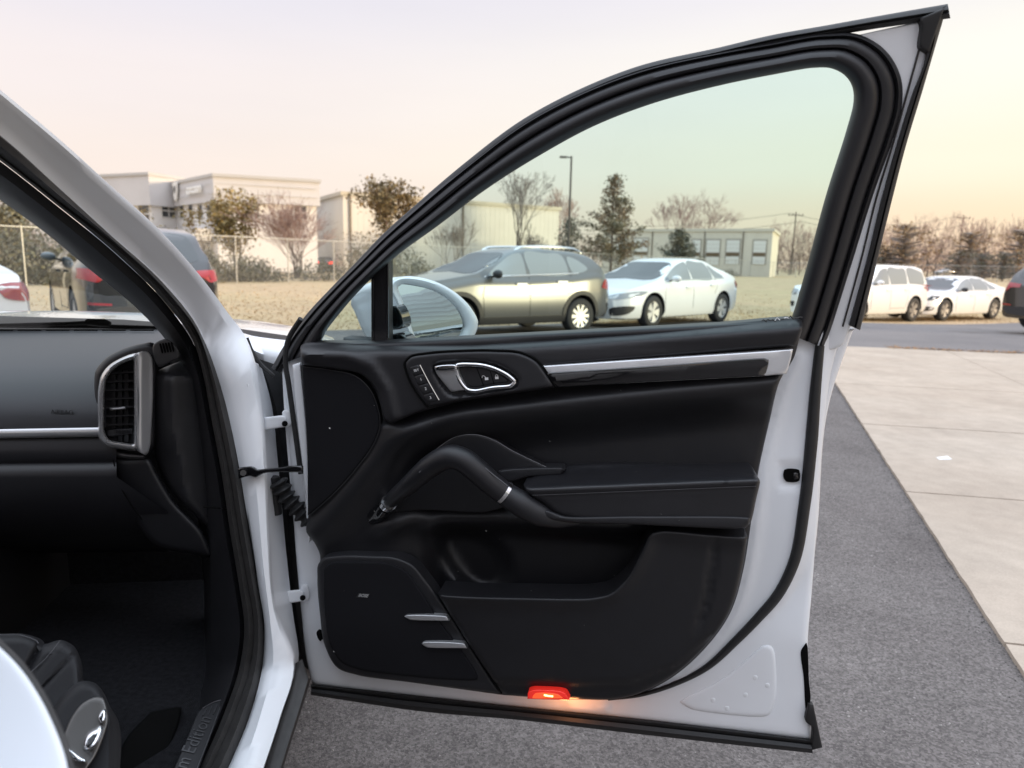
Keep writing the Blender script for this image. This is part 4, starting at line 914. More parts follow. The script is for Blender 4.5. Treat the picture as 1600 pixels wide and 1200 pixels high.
# --- woods at the right: individual trees, then the far mass
wb = [tree_template('bare_tree', *bare(50+i, 1.0, trunk=.38, spread=.38+.05*i, levels=4, kids=[5, 4, 3, 3], up=.5, r0=.012, ratio=.64, thin=.0012), M_twig if i != 1 else M_twig2) for i in range(4)]
ev = [conifer(60, 1.0, .26, 40, .035, ML_rust, 'evergreen_tree', 16), conifer(61, 1.0, .24, 40, .035, ML_dark, 'evergreen_tree', 16)]
seen = {}
def wood(tpl, key, px, py, y, label):
    h = top_h(px, py, y); o = tpl if not seen.get(key) else copy_tree(tpl); seen[key] = 1; stand(o, px, y, label, 'tree', 'trees of the wood at the right', s=h); return o
for k in range(46):
    px = 1195+k*11.5+rng.uniform(-4, 4); y = rng.uniform(135, 172); wood(wb[k % 4], k % 4, px, 352+rng.uniform(-16, 12)-(px > 1400)*8, y, 'slender bare pinkish-brown tree in the dense wood at the right')
for px, py, y, k, lb in ((1411, 350, 118, 0, 'broad rust-green evergreen standing just left of the open door edge above the tall SUV'), (1512, 362, 132, 0, 'rust-coloured tree in the wood above the low white sedan'), (1590, 358, 125, 0, 'rust-green tree at the right edge of the wood'), (1498, 392, 110, 1, 'small dark evergreen behind the fence above the low sedan roof'), (1535, 396, 112, 1, 'small dark evergreen right of the low sedan roof'), (1568, 394, 112, 1, 'small dark evergreen near the right end of the fence'), (1380, 385, 120, 1, 'dark evergreen hidden half behind the door frame edge')):
    o = wood(ev[k], 'e%d' % k, px, py, y, lb); o.scale[0] *= 1.5 if k == 0 else 2.0; o.scale[1] *= 1.5 if k == 0 else 2.0
def far_wood():
    g_ = np.random.default_rng(5); V = []; F = []
    for k in range(900):
        a = g_.uniform(-1.25, 1.25); r = g_.uniform(190, 260); x, y = r*math.sin(a), r*math.cos(a); H = g_.uniform(5, 9.5); w = H*.3
        for _ in range(34):
            c = np.array([x+g_.normal(0, w), y+g_.normal(0, w), H*g_.uniform(0, 1)**.8]); s = g_.uniform(.5, 1.5); d = g_.normal(0, 1, 3); d[2] = abs(d[2])+.8; d /= np.linalg.norm(d); b = np.cross(d, g_.normal(0, 1, 3)); b /= np.linalg.norm(b); n = len(V)
            V += [c-d*s-b*.06, c-d*s+b*.06, c+d*s]; F.append((n, n+1, n+2))
            V += [c-b*.25, c+d*.4, c+b*.25]; F.append((n+3, n+4, n+5))
    o = mk('distant_wood', V, F, mat('far_wood_twigs', (.24, .175, .145), .9, island=.35), None, None, 'stuff'); tag(o, 'distant brown winter wood along the horizon', 'wood')
far_wood()
# ================================================================== THE WHITE SUV WITH THE OPEN DOOR
_a, _bq = atz(490, 1070, .37), atz(1268, 1168, .37)
DO = np.array([_a[0], _a[1], 0.0]); DU = (_bq-_a); DU[2] = 0; DU /= np.linalg.norm(DU); DW = np.array([DU[1], -DU[0], 0.0])   # W: towards the cabin side of the door
FW = np.array([math.sin(math.radians(-7.8)), math.cos(math.radians(-7.8)), 0.0]); RT = np.array([FW[1], -FW[0], 0.0])
def car(s, t, z): return DO+FW*s+RT*t+np.array([0, 0, z])
ROOT0 = car(-1.3, -.97, 0)
suv = empty('white_suv', tuple(ROOT0), 0, 'white SUV in the foreground with its front passenger door wide open', 'SUV')
_before_suv = parts_before()
# ---- materials
P_w = mat('white_paint', (.78, .80, .83), .22, coat=.9, coat_rough=.02, noise=(6, .015))
P_jamb = mat('white_paint_inner', (.77, .79, .82), .34, coat=.35, coat_rough=.12, noise=(9, .02))
M_trim = mat('black_trim', (.016, .016, .0185), .44, spec=.42, bump=(1400, .10, .0004), noise=(40, .06))
M_soft = mat('soft_black_vinyl', (.011, .011, .013), .43, spec=.42, bump=(1100, .18, .0005), noise=(30, .08))
M_leath = mat('black_leather', (.013, .013, .0155), .40, spec=.45, bump=(700, .22, .0006), noise=(25, .10))
M_cloth = mat('speaker_cloth', (.007, .007, .009), .85, spec=.2, bump=(1500, .3, .0004))
M_rub = mat('rubber_seal', (.016, .016, .017), .55, spec=.4, noise=(60, .15))
M_rubg = mat('worn_rubber', (.035, .033, .032), .5, spec=.4, noise=(40, .2))
M_gloss = mat('gloss_black', (.006, .006, .007), .06, spec=.6, coat=.6)
M_alu = mat('brushed_aluminium', (.70, .71, .73), .34, metal=.75, bump=(900, .03, .0003))
M_chr = mat('door_chrome', (.74, .75, .77), .14, metal=1)
M_btn = mat('button_black', (.016, .016, .018), .45, spec=.45)
M_print = mat('white_print', (.75, .75, .75), .5)
M_stitch = mat('grey_stitching', (.12, .12, .13), .7)
M_carpet = mat('black_carpet', (.014, .014, .016), .95, spec=.1, bump=(600, .6, .003), noise=(90, .3))
M_dash = mat('dash_vinyl', (.022, .0235, .028), .44, spec=.42, bump=(900, .12, .0005))
M_hole = mat('dark_hole', (.004, .004, .004), .95, spec=.08)
G_door = mat_glass('tinted_door_glass', (.735, .89, .89), .5)
G_screen = mat_glass('windscreen_glass', (.90, .95, .93), .5)
M_mirror = mat('mirror_silver', (.62, .64, .64), .015, metal=1)

# ---- door surface: below the belt it stands upright, above it leans in with the roof
KB, ZB = .30, 1.16
def door_pt(px, py, w):
    d = ray(px, py); A = (CC-DO)@DW-w; B = d@DW; lam = -A/B; p = CC+lam*d
    if p[2] > ZB: lam = -(A-KB*(CC[2]-ZB))/(B-KB*d[2]); p = CC+lam*d
    return p
SD = Surf(door_pt, DW)
def dsub(*a, **k): return panel(a[0], a[1], SD, a[2], a[3], door, **k)
def dline(name, pts, w, r, m, parent=None, n=8, step=5, closed=False):
    P = crom(pts, step, closed)[:, :2]; Q = [door_pt(x, y, w) for x, y in P]
    return tube(name, Q, r, m, parent or door, n, up=DW)

# white inner sheet of the door (the part itself)
STRIP = crom([(1281, 540), (1275, 600), (1267, 700), (1257, 790), (1240, 880), (1215, 930), (1185, 965), (1150, 1001), (1105, 1042), (1055, 1068), (1000, 1086), (950, 1093)], 8, False)[:, :2]
EMB = crom([(1063, 1098), (1130, 1060), (1193, 1009), (1205, 1009), (1210, 1020), (1211, 1095), (1200, 1118), (1180, 1120), (1080, 1108)], 6, True)[:, :2]
def shell_h(x, y, d):
    P = np.stack([x, y], 1); h = np.zeros(len(x))
    sx = np.interp(y, STRIP[:, 1], STRIP[:, 0]); right = sm(x-sx, 4, 22)*(y < 1086)
    h -= .014*right*(1-sm(y, 900, 1010))
    h -= .075*inside(P, TRIM_IN)
    tr = segdist(P, TRIM_R, False); h += .006*np.exp(-((tr-9)/9)**2)*(x < sx)
    # pressed recess round the latch hole
    q = np.maximum(np.abs(x-1236)-14, np.abs(y-743)-14); h -= .005*(1-sm(q, 0, 9))*(x < 1256)
    lo = np.exp(-((y-(1068+(x-490)*.113+12))/6)**2); h += .004*lo
    return h
TRIM_R = crom([(1240, 560), (1220, 600), (1202, 665), (1184, 745), (1170, 840), (1163, 885), (1140, 962), (1100, 1017), (1040, 1067), (985, 1091), (900, 1095)], 8, False)[:, :2]
TRIM_IN = np.array([(520., 590), (1205, 560), (1180, 700), (1150, 850), (1120, 950), (1060, 1030), (980, 1072), (800, 1068), (560, 1035), (520, 980), (515, 850)])
shell_out = [(446, 548, True), (1337, 513, True), (1314, 533), (1300, 575), (1290, 640), (1281, 740), (1276, 820), (1268, 930), (1262, 1007), (1267, 1100), (1268, 1156, True), (1140, 1142), (988, 1124), (800, 1104), (600, 1083), (488, 1069, True), (479, 1030), (470, 950), (462, 860), (454, 720), (447, 620)]
door = panel('front_door', shell_out, SD, 0.0, P_jamb, suv, rnd=10, rm=.008, thick=.10, step=7, hf=shell_h, seg=6, angle=60)
# outer skin behind the shell
osk = [(432, 560, True), (1345, 500, True), (1300, 640), (1284, 820), (1268, 1007), (1275, 1150, True), (800, 1098), (484, 1062, True), (452, 800)]
panel('outer_skin', [(x-6 if x > 1200 else x+14, y-3, *r) for x, y, *r in osk], SD, -.10, P_w, door, rnd=10, rm=.01, thick=.03, step=40)
# ---- window frame: outer and inner lines joined by a rubbery profile
PAIR = [((428, 574), (492, 549)), ((445, 541), (505, 527)), ((482, 491), (514, 511)), ((520, 450), (549, 468)), ((560, 410), (584, 432)), ((600, 369), (626, 395)), ((650, 324), (680, 356)), ((731, 256), (758, 297)), ((819, 190), (843, 243)), ((906, 144), (926, 198)), ((994, 110), (1010, 165)), ((1125, 80), (1136, 131)), ((1200, 67), (1206, 117)), ((1290, 52), (1272, 106)), ((1343, 54), (1299, 107)), ((1385, 80), (1320, 118)), ((1408, 122), (1332, 137)), ((1409, 168), (1333, 163)), ((1396, 215), (1322, 205)), ((1366, 300), (1292, 300)), ((1330, 415), (1260, 418)), ((1298, 515), (1239, 490)), ((1287, 544), (1228, 520))]
OUT = np.array([p[0] for p in PAIR], float); INN = np.array([p[1] for p in PAIR], float)
comb = crom([(*a, *b) for a, b in PAIR], 7, False)
PRO = [(0, -.045), (0, -.006), (.02, .0), (.08, .004), (.13, .0), (.155, -.004), (.18, .003), (.22, .008), (.34, .013), (.42, .012), (.455, .008), (.47, .001), (.485, .008), (.53, .017), (.60, .023), (.70, .026), (.80, .024), (.90, .016), (.96, .006), (1.0, -.008), (1.0, -.035)]
rows = []
for v, w in PRO: rows.append([door_pt(c[0]+(c[2]-c[0])*v, c[1]+(c[3]-c[1])*v, w) for c in comb])
loft('window_frame', rows, M_trim, door, 50)
# outer weatherstrip along the top and down the rear edge
TOP = [(424, 575), (443, 541), (479, 491), (517, 450), (557, 409), (597, 367), (647, 322), (728, 253), (816, 187), (904, 140), (992, 105), (1124, 74), (1200, 56), (1300, 38), (1400, 20), (1481, 6)]
tc_ = crom(TOP, 8, False)[:, :2]
tn = np.gradient(tc_, axis=0); tn /= np.linalg.norm(tn, axis=1)[:, None]; nn_ = np.stack([-tn[:, 1], tn[:, 0]], 1)   # into the frame (down)
wd = np.interp(np.arange(len(tc_)), [0, len(tc_)*.8, len(tc_)*.9, len(tc_)-1], [16, 16, 18, 22])
rows = []
for v, w in ((0, -.06), (0, -.012), (.12, -.004), (.4, .002), (.6, -.003), (.7, .001), (1, -.004), (1.05, -.05)): rows.append([door_pt(*(p+n*v*k), w) for p, n, k in zip(tc_, nn_, wd)])
loft('top_weatherstrip', rows, M_rub, door, 50)
ro = crom([(1481, 6), (1469, 47), (1442, 140), (1415, 230), (1397, 300), (1370, 410), (1344, 516)], 8, False)[:, :2]; ri_ = crom([(1444, 36), (1447, 84), (1424, 150), (1399, 232), (1379, 304), (1353, 410), (1326, 508)], 8, False)[:, :2]
ri_ = resample([tuple(p) for p in ri_], len(ro), True)
rows = []
for v, w in ((0, -.06), (0, -.012), (.1, -.003), (.35, .002), (.48, -.003), (.56, .002), (.9, .001), (1, -.006), (1, -.03)): rows.append([door_pt(*(a+(b-a)*v), w) for a, b in zip(ro, ri_)])
loft('rear_weatherstrip', rows, M_rub, door, 50)
panel('corner_gasket', [(1437, 28, True), (1476, 12, True), (1462, 52), (1452, 82, True), (1438, 74), (1440, 40)], SD, .006, M_rub, door, rnd=4, rm=.004, thick=.03, step=8)
# white upright behind the glass frame
panel('rear_upright', [(1325, 58, True), (1444, 32, True), (1447, 86), (1402, 232), (1381, 304), (1356, 408), (1328, 512), (1315, 540), (1290, 548, True), (1296, 500), (1345, 330), (1390, 200), (1395, 120), (1372, 82)], SD, -.008, P_jamb, door, rnd=6, rm=.003, thick=.05, step=10)
dline('upright_seam', [(1436, 78), (1419, 140), (1393, 232), (1372, 300), (1345, 408), (1317, 510)], -.006, .0016, M_rubg)
# ---- glass
panel('window_glass', [(595, 421, True)]+[(604, 411), (626, 393), (680, 354), (758, 295), (843, 241), (926, 196), (1010, 163), (1136, 129), (1206, 115), (1272, 104), (1299, 105), (1322, 116), (1335, 137), (1336, 163), (1325, 205), (1296, 300), (1264, 418), (1246, 480), (1240, 540, True)]+[(900, 560, True), (595, 560, True)], SD, -.030, G_door, door, rnd=0, thick=.004, step=60, smooth=True, seg=14)
panel('quarter_glass', [(488, 552, True), (505, 525), (514, 508), (549, 464), (590, 425, True), (592, 560, True)], SD, -.028, G_door, door, rnd=0, thick=.004, step=30, seg=10)
panel('divider_bar', [(580, 428, True), (608, 402, True), (609, 548, True), (580, 548, True)], SD, -.010, M_trim, door, rnd=5, rm=.006, thick=.02, step=10)
dline('divider_edge', [(606, 408), (606, 545)], -.009, .0022, M_gloss); dline('divider_edge', [(583, 436), (583, 545)], -.009, .0022, M_gloss)
# ---- long rubber strip on the rear face and the sill seal
wS = np.interp(np.linspace(0, 1, len(STRIP)), [0, .2, .35, .55, .75, 1], [15, 20, 19, 17, 12, 4])
sn = np.gradient(STRIP, axis=0); sn /= np.linalg.norm(sn, axis=1)[:, None]; sn = np.stack([-sn[:, 1], sn[:, 0]], 1)
rows = []
for v, w in ((-.5, -.02), (-.5, .004), (-.3, .011), (0, .013), (.3, .010), (.5, .003), (.5, -.02)): rows.append([door_pt(*(p+n*v*k), w) for p, n, k in zip(STRIP, sn, wS)])
loft('door_seal', rows, M_rub, door, 60)
B0 = crom([(486, 1069), (600, 1081), (800, 1103), (988, 1122), (1144, 1140), (1267, 1155)], 10, False)[:, :2]; B1 = resample([(486, 1086), (670, 1113), (800, 1124), (988, 1146), (1112, 1160), (1270, 1177)], len(B0))
rows = []
for v, w in ((0, -.03), (0, .002), (.15, .008), (.32, .006), (.36, .002), (.42, .007), (.7, .012), (.95, .006), (1, -.004), (1, -.05)): rows.append([door_pt(*(a+(b-a)*v), w) for a, b in zip(B0, B1)])
loft('sill_seal', rows, M_rub, door, 50)
panel('seal_end_flap', [(1263, 1100, True), (1271, 1102, True), (1285, 1168, True), (1268, 1172, True), (1268, 1135), (1259, 1128)], SD, .012, M_rub, door, rnd=3, rm=.003, thick=.012, step=8)
panel('edge_slot', [(1252, 1016), (1260, 1006), (1264, 1060), (1266, 1098), (1260, 1110), (1256, 1060)], SD, .003, M_hole, door, rnd=2, rm=.002, thick=.02, step=6)
panel('latch_opening', [(1226, 735), (1249, 735), (1250, 739), (1249, 751), (1228, 752), (1225, 748)], SD, .001, M_hole, door, rnd=2, rm=.002, thick=.02, step=5)
panel('latch_claw', [(1240, 738), (1249, 740), (1249, 748), (1241, 749)], SD, .004, M_gloss, door, rnd=2, rm=.003, thick=.01, step=4)
panel('pressed_panel', [(1063, 1098), (1130, 1060), (1193, 1009), (1205, 1009), (1210, 1020), (1211, 1095), (1200, 1118), (1180, 1120), (1080, 1108)], SD, .0035, P_jamb, door, rnd=7, rm=.0035, thick=.004, step=8)
for x, y in ((1180, 1059), (1199, 1071), (1165, 1086), (1114, 1094), (1136, 1107)): panel('spot_weld', [(x-3, y-3), (x+3, y-3), (x+3, y+3), (x-3, y+3)], SD, .0042, P_jamb, door, rnd=3, rm=.0008, thick=.004, step=4, seg=2)

# ---- trim body
RIDGE = crom([(560, 720), (600, 690), (640, 668), (700, 648), (800, 634), (900, 622), (1050, 606), (1230, 590)], 8, False)[:, :2]
LEFTR = crom([(612, 668), (596, 705), (560, 755), (510, 815), (488, 836)], 8, False)[:, :2]
BOT = crom([(672, 830), (690, 868), (715, 905), (745, 940)], 6, False)[:, :2]
def trim_h(x, y, d):
    P = np.stack([x, y], 1); ry = np.interp(x, RIDGE[:, 0], RIDGE[:, 1]); h = np.zeros(len(x))
    dy = y-ry
    h += .030*np.exp(-(np.minimum(dy-6, 0)/16)**2)*np.exp(-(np.maximum(dy-6, 0)/30)**2)*sm(x, 590, 660)     # shoulder
    h -= .028*sm(dy, 20, 75)*sm(x, 600, 680)                                    # scooped face below it
    e = segdist(P, LEFTR, False); h += .022*np.exp(-(e/30)**2)*(y > 660)
    # ledge over the lower part, then the pocket well
    led = np.interp(x, [480, 560, 640, 780, 1000, 1200], [860, 832, 803, 802, 815, 826])
    h += .020*np.exp(-((y-led-8)/16)**2)*sm(x, 560, 620)*(1-sm(x, 980, 1010))
    well = sm(y, led+10, led+36)*sm(x, 650, 690)*(1-sm(x, 985, 1030))*(1-sm(y, 935, 950)); h -= .030*well
    # round bottle recess with its bright rounded lip
    cx = 738+(y-870)*.42; r_ = np.hypot((x-cx)/64, (y-872)/62); h -= .030*(1-sm(r_, .55, 1.02))*sm(y, 812, 832)
    lip = segdist(P, BOT, False); h += .022*np.exp(-(lip/13)**2)
    return h
trim_out = [(470, 541, True), (1253, 500, True), (1240, 560), (1220, 592), (1202, 660), (1184, 742), (1171, 835), (1163, 884), (1140, 960), (1100, 1015), (1040, 1065), (985, 1089), (900, 1093), (786, 1086, True), (640, 1066), (560, 1055), (528, 1044), (508, 1010), (500, 960), (496, 900), (500, 868), (490, 846), (479, 832), (483, 800), (480, 700), (476, 600)]
panel('trim_body', trim_out, SD, .045, M_soft, door, rnd=9, rm=.012, thick=.05, step=7, hf=trim_h, seg=6, angle=70)
# belt pad: upper rail, folding down in front of the speaker
pad = [(470, 540), (476, 536), (500, 535), (600, 536), (740, 535), (840, 530), (1000, 518), (1120, 507), (1240, 497), (1252, 500), (1254, 510), (1246, 540, True), (1050, 556), (850, 572, True), (866, 606, True), (800, 615), (700, 632), (640, 650), (613, 662, True), (601, 657), (594, 632), (584, 604), (566, 586), (530, 578), (471, 570, True)]
def pad_h(x, y, d):
    topy = np.interp(x, [470, 740, 1000, 1250], [537, 535, 518, 498]); h = -.040*np.exp(-((y-topy)/9.0)**2)
    h -= .010*sm(y-topy, 16, 34)*sm(x, 620, 700)*0
    # soft fold running from the left top corner down to the point
    fold = segdist(np.stack([x, y], 1), np.array([(470., 553), (540, 556), (580, 572), (604, 610), (613, 650)]), False); h += .008*np.exp(-(fold/9)**2)
    return h
panel('belt_pad', pad, SD, .078, M_trim, door, rnd=6, rm=.010, thick=.045, step=6, hf=pad_h, angle=70)
# frayed edge of the belt pad near its rear end
for k in range(9):
    x = 1190+k*7; y = 501-k*.6; dline('frayed_edge', [(x, y+rng.uniform(-1, 2)), (x+3, y+rng.uniform(-4, 1)), (x+8, y+rng.uniform(-1, 3))], .052, .0011, M_print if k in (3, 5) else M_rubg, n=5)
# speaker cover in the front corner
panel('corner_cover', [(472, 570, True), (520, 577), (556, 587), (576, 606), (590, 640), (593, 664), (585, 690), (556, 732), (520, 772), (481, 806, True), (480, 700)], SD, .066, M_cloth, door, rnd=4, rm=.004, thick=.03, step=12)
dline('cover_edge', [(472, 573), (520, 579), (556, 588), (577, 607), (591, 640), (594, 664), (586, 690), (557, 732), (521, 772), (482, 807)], .065, .0010, M_trim)
# control plate
HANDLE_OUT = crom([(676, 571), (684, 567), (740, 564), (778, 571), (804, 587), (811, 597), (805, 606), (772, 611), (735, 618), (703, 617), (688, 600)], 4, True)[:, :2]
def plate_h(x, y, d):
    P = np.stack([x, y], 1); e = segdist(P, HANDLE_OUT, True); i = inside(P, HANDLE_OUT); s = np.where(i, e, -e); return -.016*sm(s, -2, 5)
panel('control_plate', [(634, 566), (642, 558), (670, 553), (720, 549.5), (772, 549), (815, 553), (838, 565), (852, 583), (866, 604, True), (800, 614), (720, 626), (669, 636, True), (655, 618), (640, 592)], SD, .088, M_trim, door, rnd=5, rm=.006, thick=.02, step=4, hf=plate_h, angle=70)
dline('plate_gap', [(669, 637), (654, 618), (639, 592), (632.5, 566), (641, 557), (670, 551.5), (720, 548), (772, 547.5), (816, 551.5), (840, 564), (854, 582), (868, 605)], .0835, .0022, M_hole)
# memory buttons
bl = [((640, 574), (654, 570), (661, 583), (647, 587.5)), ((647.5, 588.5), (661.5, 584), (668.5, 597.5), (654, 602)), ((654.5, 603), (669, 598.5), (676, 612), (661, 616.5)), ((661.5, 617.5), (676.5, 613), (684, 625.5), (669, 629.5))]
def door_mat(px, py, w, ang=0.0):      # local x right in the picture, y up, z towards the cabin
    o = door_pt(px, py, w); x = DU.copy(); z = DW.copy()
    if o[2] > ZB: pass
    y = np.array([0, 0, 1.0]); M = Matrix(((x[0], y[0], z[0], o[0]), (x[1], y[1], z[1], o[1]), (x[2], y[2], z[2], o[2]), (0, 0, 0, 1))); return M @ Matrix.Rotation(ang, 4, 'Z')
for q_, tx in zip(bl, ('SET', '1', '2', '3')):
    b_ = panel('memory_button', [(x, y, True) for x, y in q_], SD, .0895, M_btn, door, rnd=1.6, rm=.0015, thick=.006, step=4, seg=4)
    cx, cy = sum(p[0] for p in q_)/4, sum(p[1] for p in q_)/4
    text_obj('button_legend', tx, .0062 if tx == 'SET' else .0072, door_mat(cx, cy, .0902, math.radians(14)), M_print, door, .0002, spacing=1.1)
dline('chrome_strip', [(656, 570), (670, 597), (686, 625)], .0905, .0016, M_chr, n=8)
# inner handle: recess lining, chrome ring, brushed lever, lock buttons
panel('handle_recess', [(678, 572), (685, 568), (740, 566), (777, 573), (802, 588), (808, 597), (803, 604), (771, 609), (735, 616), (704, 615), (690, 599)], SD, .073, M_gloss, door, rnd=0, thick=.01, step=8, seg=4)
ring_o = [(712, 572.5), (738, 569.5), (760, 572), (778, 578), (797, 589), (804, 597), (799, 602.5), (770, 606), (742, 611), (731, 609), (722, 600)]
dline('handle_ring', ring_o, .087, .0042, M_chr, n=10, step=3, closed=True)
lever = panel('door_lever', [(678.5, 573, True), (690, 570.5), (714, 570, True), (716, 580), (722, 594), (731, 609, True), (705, 612.5, True), (693, 598), (682, 583)], SD, .094, M_alu, door, rnd=3, rm=.004, thick=.02, step=4, hf=lambda x, y, d: -.006*sm(y-(x-680)*.12, 582, 614)-.003*sm(y, 578, 583))
panel('lever_edge', [(679, 573), (713, 570.5), (714.5, 577), (681, 579)], SD, .0965, M_chr, door, rnd=2, rm=.003, thick=.006, step=4, seg=4)
panel('lock_button_surround', [(716, 574), (740, 572.5), (770, 579.5), (790, 590), (796, 596), (770, 600.5), (742, 605), (734, 604), (725, 593)], SD, .080, M_btn, door, rnd=3, rm=.004, thick=.01, step=5, seg=4)
dline('button_gap', [(745, 575), (756, 603)], .0812, .0007, M_hole); dline('button_gap', [(766, 580), (772, 600)], .0812, .0007, M_hole)
# lock symbols: an open padlock and a closed one
for cx, cy, op in ((760, 591, True), (776, 589.5, False)):
    b_ = panel('lock_symbol', [(cx-2.6, cy-.8, True), (cx+2.6, cy-1.2, True), (cx+3, cy+2.6, True), (cx-2.2, cy+3, True)], SD, .0818, M_print, door, rnd=0, thick=.0008, step=4, seg=3)
    dx = -5 if op else 0; dline('lock_shackle', [(cx-1.8+dx, cy-1+(0 if not op else .4)), (cx-1.5+dx, cy-3.4), (cx+dx, cy-4.2), (cx+1.6+dx, cy-3.5), (cx+1.8+dx*.55, cy-1)], .082, .0005, M_print, n=5, step=2)
# aluminium strip with gloss inlay
panel('trim_strip', [(843, 571.5, True), (1000, 561), (1239, 545.5, True), (1236, 560), (1229, 584, True), (1196, 587.5, True), (868, 604.5, True)], SD, .082, M_alu, door, rnd=3, rm=.004, thick=.02, step=9, angle=50)
panel('gloss_inlay', [(852, 582.5, True), (1000, 573), (1194, 559.5), (1201, 562), (1201, 568), (1196, 587, True), (1000, 597), (869, 605, True)], SD, .0865, M_gloss, door, rnd=2, rm=.003, thick=.004, step=10, hf=lambda x, y, d: -.003*sm(y+(x-850)*.07, 592, 606))
# pull handle backing, line and tray
panel('handle_backing', [(592, 800), (600, 786), (640, 738), (680, 703), (714, 682), (742, 679), (768, 686), (800, 704), (856, 731, True), (880, 733, True), (878, 741), (800, 752), (790, 790), (760, 800), (660, 797)], SD, .052, M_soft, door, rnd=3, rm=.003, thick=.02, step=10)
dline('backing_edge', [(600, 786), (640, 738), (680, 703), (714, 682), (742, 679), (768, 686), (800, 704), (856, 731)], .0522, .0006, mat('dim_metal', (.22, .22, .23), .35, metal=.7))
panel('ledge', [(778, 737), (879, 731), (883, 735), (877, 741), (822, 746), (800, 752), (786, 750)], SD, .060, M_trim, door, rnd=3, rm=.004, thick=.03, step=6)
# armrest: padded top with stitching and a firm front
def arm_h(x, y, d):
    s = np.interp(x, [820, 1186], [766, 751]); h = -.085*sm(s-y, -2, 34)      # the top face falls back to the door
    h += .005*np.exp(-((y-s)/10)**2)-.002*np.exp(-((y-s-9)/3.5)**2)
    return h
panel('armrest', [(818, 757), (842, 741), (884, 729), (1000, 724), (1130, 735), (1180, 742), (1187, 750), (1182, 778), (1172, 818), (1164, 823), (1040, 817), (900, 812), (870, 803), (848, 786), (824, 770)], SD, .122, M_leath, door, rnd=7, rm=.010, thick=.08, step=4, hf=arm_h, angle=70)
panel('armrest_base', [(850, 797), (880, 806), (1000, 806), (1172, 810), (1168, 823), (1150, 826), (1000, 820), (880, 815), (845, 806)], SD, .126, M_trim, door, rnd=4, rm=.006, thick=.06, step=8)
for k, (yo, w_) in enumerate(((2.5, .1245), (-7, .1285))):
    st = MB()
    for x in np.arange(832, 1182, 3.4):
        y = np.interp(x, [820, 1186], [772+yo, 757+yo]); st.bar(door_pt(x, y, w_), door_pt(x+2.2, y-.1, w_), .00055, n=4)
    st.build('stitching', M_stitch, door, kind='stuff')
# pull handle: bent grip running down into the armrest carrier
gp = [(596, 800, .052), (608, 785, .066), (640, 757, .098), (672, 729, .118), (690, 718, .124), (706, 714, .127), (722, 718, .127), (746, 736, .124), (770, 757, .118), (790, 772, .112)]
def grip(name, pts, rad, m, flat=1.0):
    C = crom([tuple(p) for p in pts], 5, False); t = np.linspace(0, 1, len(C)); R_ = np.interp(t, np.linspace(0, 1, len(rad)), rad)
    return tube(name, [door_pt(x, y, w) for x, y, w in C], R_, m, door, 18, flat, up=DW)
grip('pull_handle', gp, [.012, .0155, .0185, .021, .0225, .0225, .022, .0215], M_leath, .95)
grip('handle_carrier', [(787, 770, .112), (812, 786, .115), (840, 802, .112), (872, 812, .104), (905, 815, .098)], [.0215, .024, .022, .015, .006], M_trim, .9)
grip('handle_socket', [(585, 808, .036), (594, 802, .050), (602, 792, .06)], [.018, .017, .0155], M_gloss, .95)
def ringat(name, c, r_, m):
    C = crom(c, 2, False); return tube(name, [door_pt(x, y, w) for x, y, w in C], r_, m, door, 20, .97, up=DW)
ringat('chrome_collar', [(785, 768.2, .1135), (789.5, 771.4, .1122)], .0232, M_chr)
ringat('chrome_collar', [(604, 789.5, .061), (607.5, 785.5, .065)], .0166, M_chr)
dline('grip_seam', [(655, 738), (690, 709.5), (712, 706), (732, 712), (770, 741), (793, 759)], .134, .0007, M_stitch)
# speaker: rim, cloth, badge, two blades
rim_o = [(496, 905), (497, 882), (505, 872), (530, 867.5), (580, 868), (620, 871), (645, 882), (664, 904), (690, 940), (735, 1010), (782, 1083, True), (720, 1076), (640, 1066), (560, 1055), (530, 1045), (508, 1010), (500, 960)]
panel('speaker_rim', rim_o, SD, .074, M_trim, door, rnd=6, rm=.007, thick=.03, step=9)
panel('speaker_cloth', [(506, 910), (508, 886), (516, 879), (560, 877), (612, 881), (634, 892), (655, 920), (684, 966), (745, 1062), (700, 1062), (640, 1057), (560, 1046), (535, 1036), (516, 1008), (508, 960)], SD, .0775, M_cloth, door, rnd=4, rm=.004, thick=.01, step=9, hf=lambda x, y, d: .007*np.exp(-(((x-600)/70)**2+((y-985)/60)**2)))
panel('speaker_badge', [(556, 933.5, True), (560, 927.5, True), (578, 927.5, True), (574, 934, True)], SD, .0805, mat('badge_black', (.02, .02, .02), .4), door, rnd=0, thick=.002, step=4, seg=3)
text_obj('badge_lettering', 'BOSE', .0088, door_mat(567, 930.7, .0812) @ Matrix.Scale(1.0, 4), mat('badge_silver', (.6, .6, .6), .35, metal=.5), door, .0003, shear=.5, spacing=.95, bold=.0002)
for p in ([(632, 963), (636, 961), (698, 963.5), (702, 970, True), (640, 968)], [(659, 1005.5), (663, 1003), (726, 1006), (730, 1013, True), (666, 1011)]): panel('speaker_blade', p, SD, .088, M_alu, door, rnd=2, rm=.003, thick=.010, step=4, seg=3)
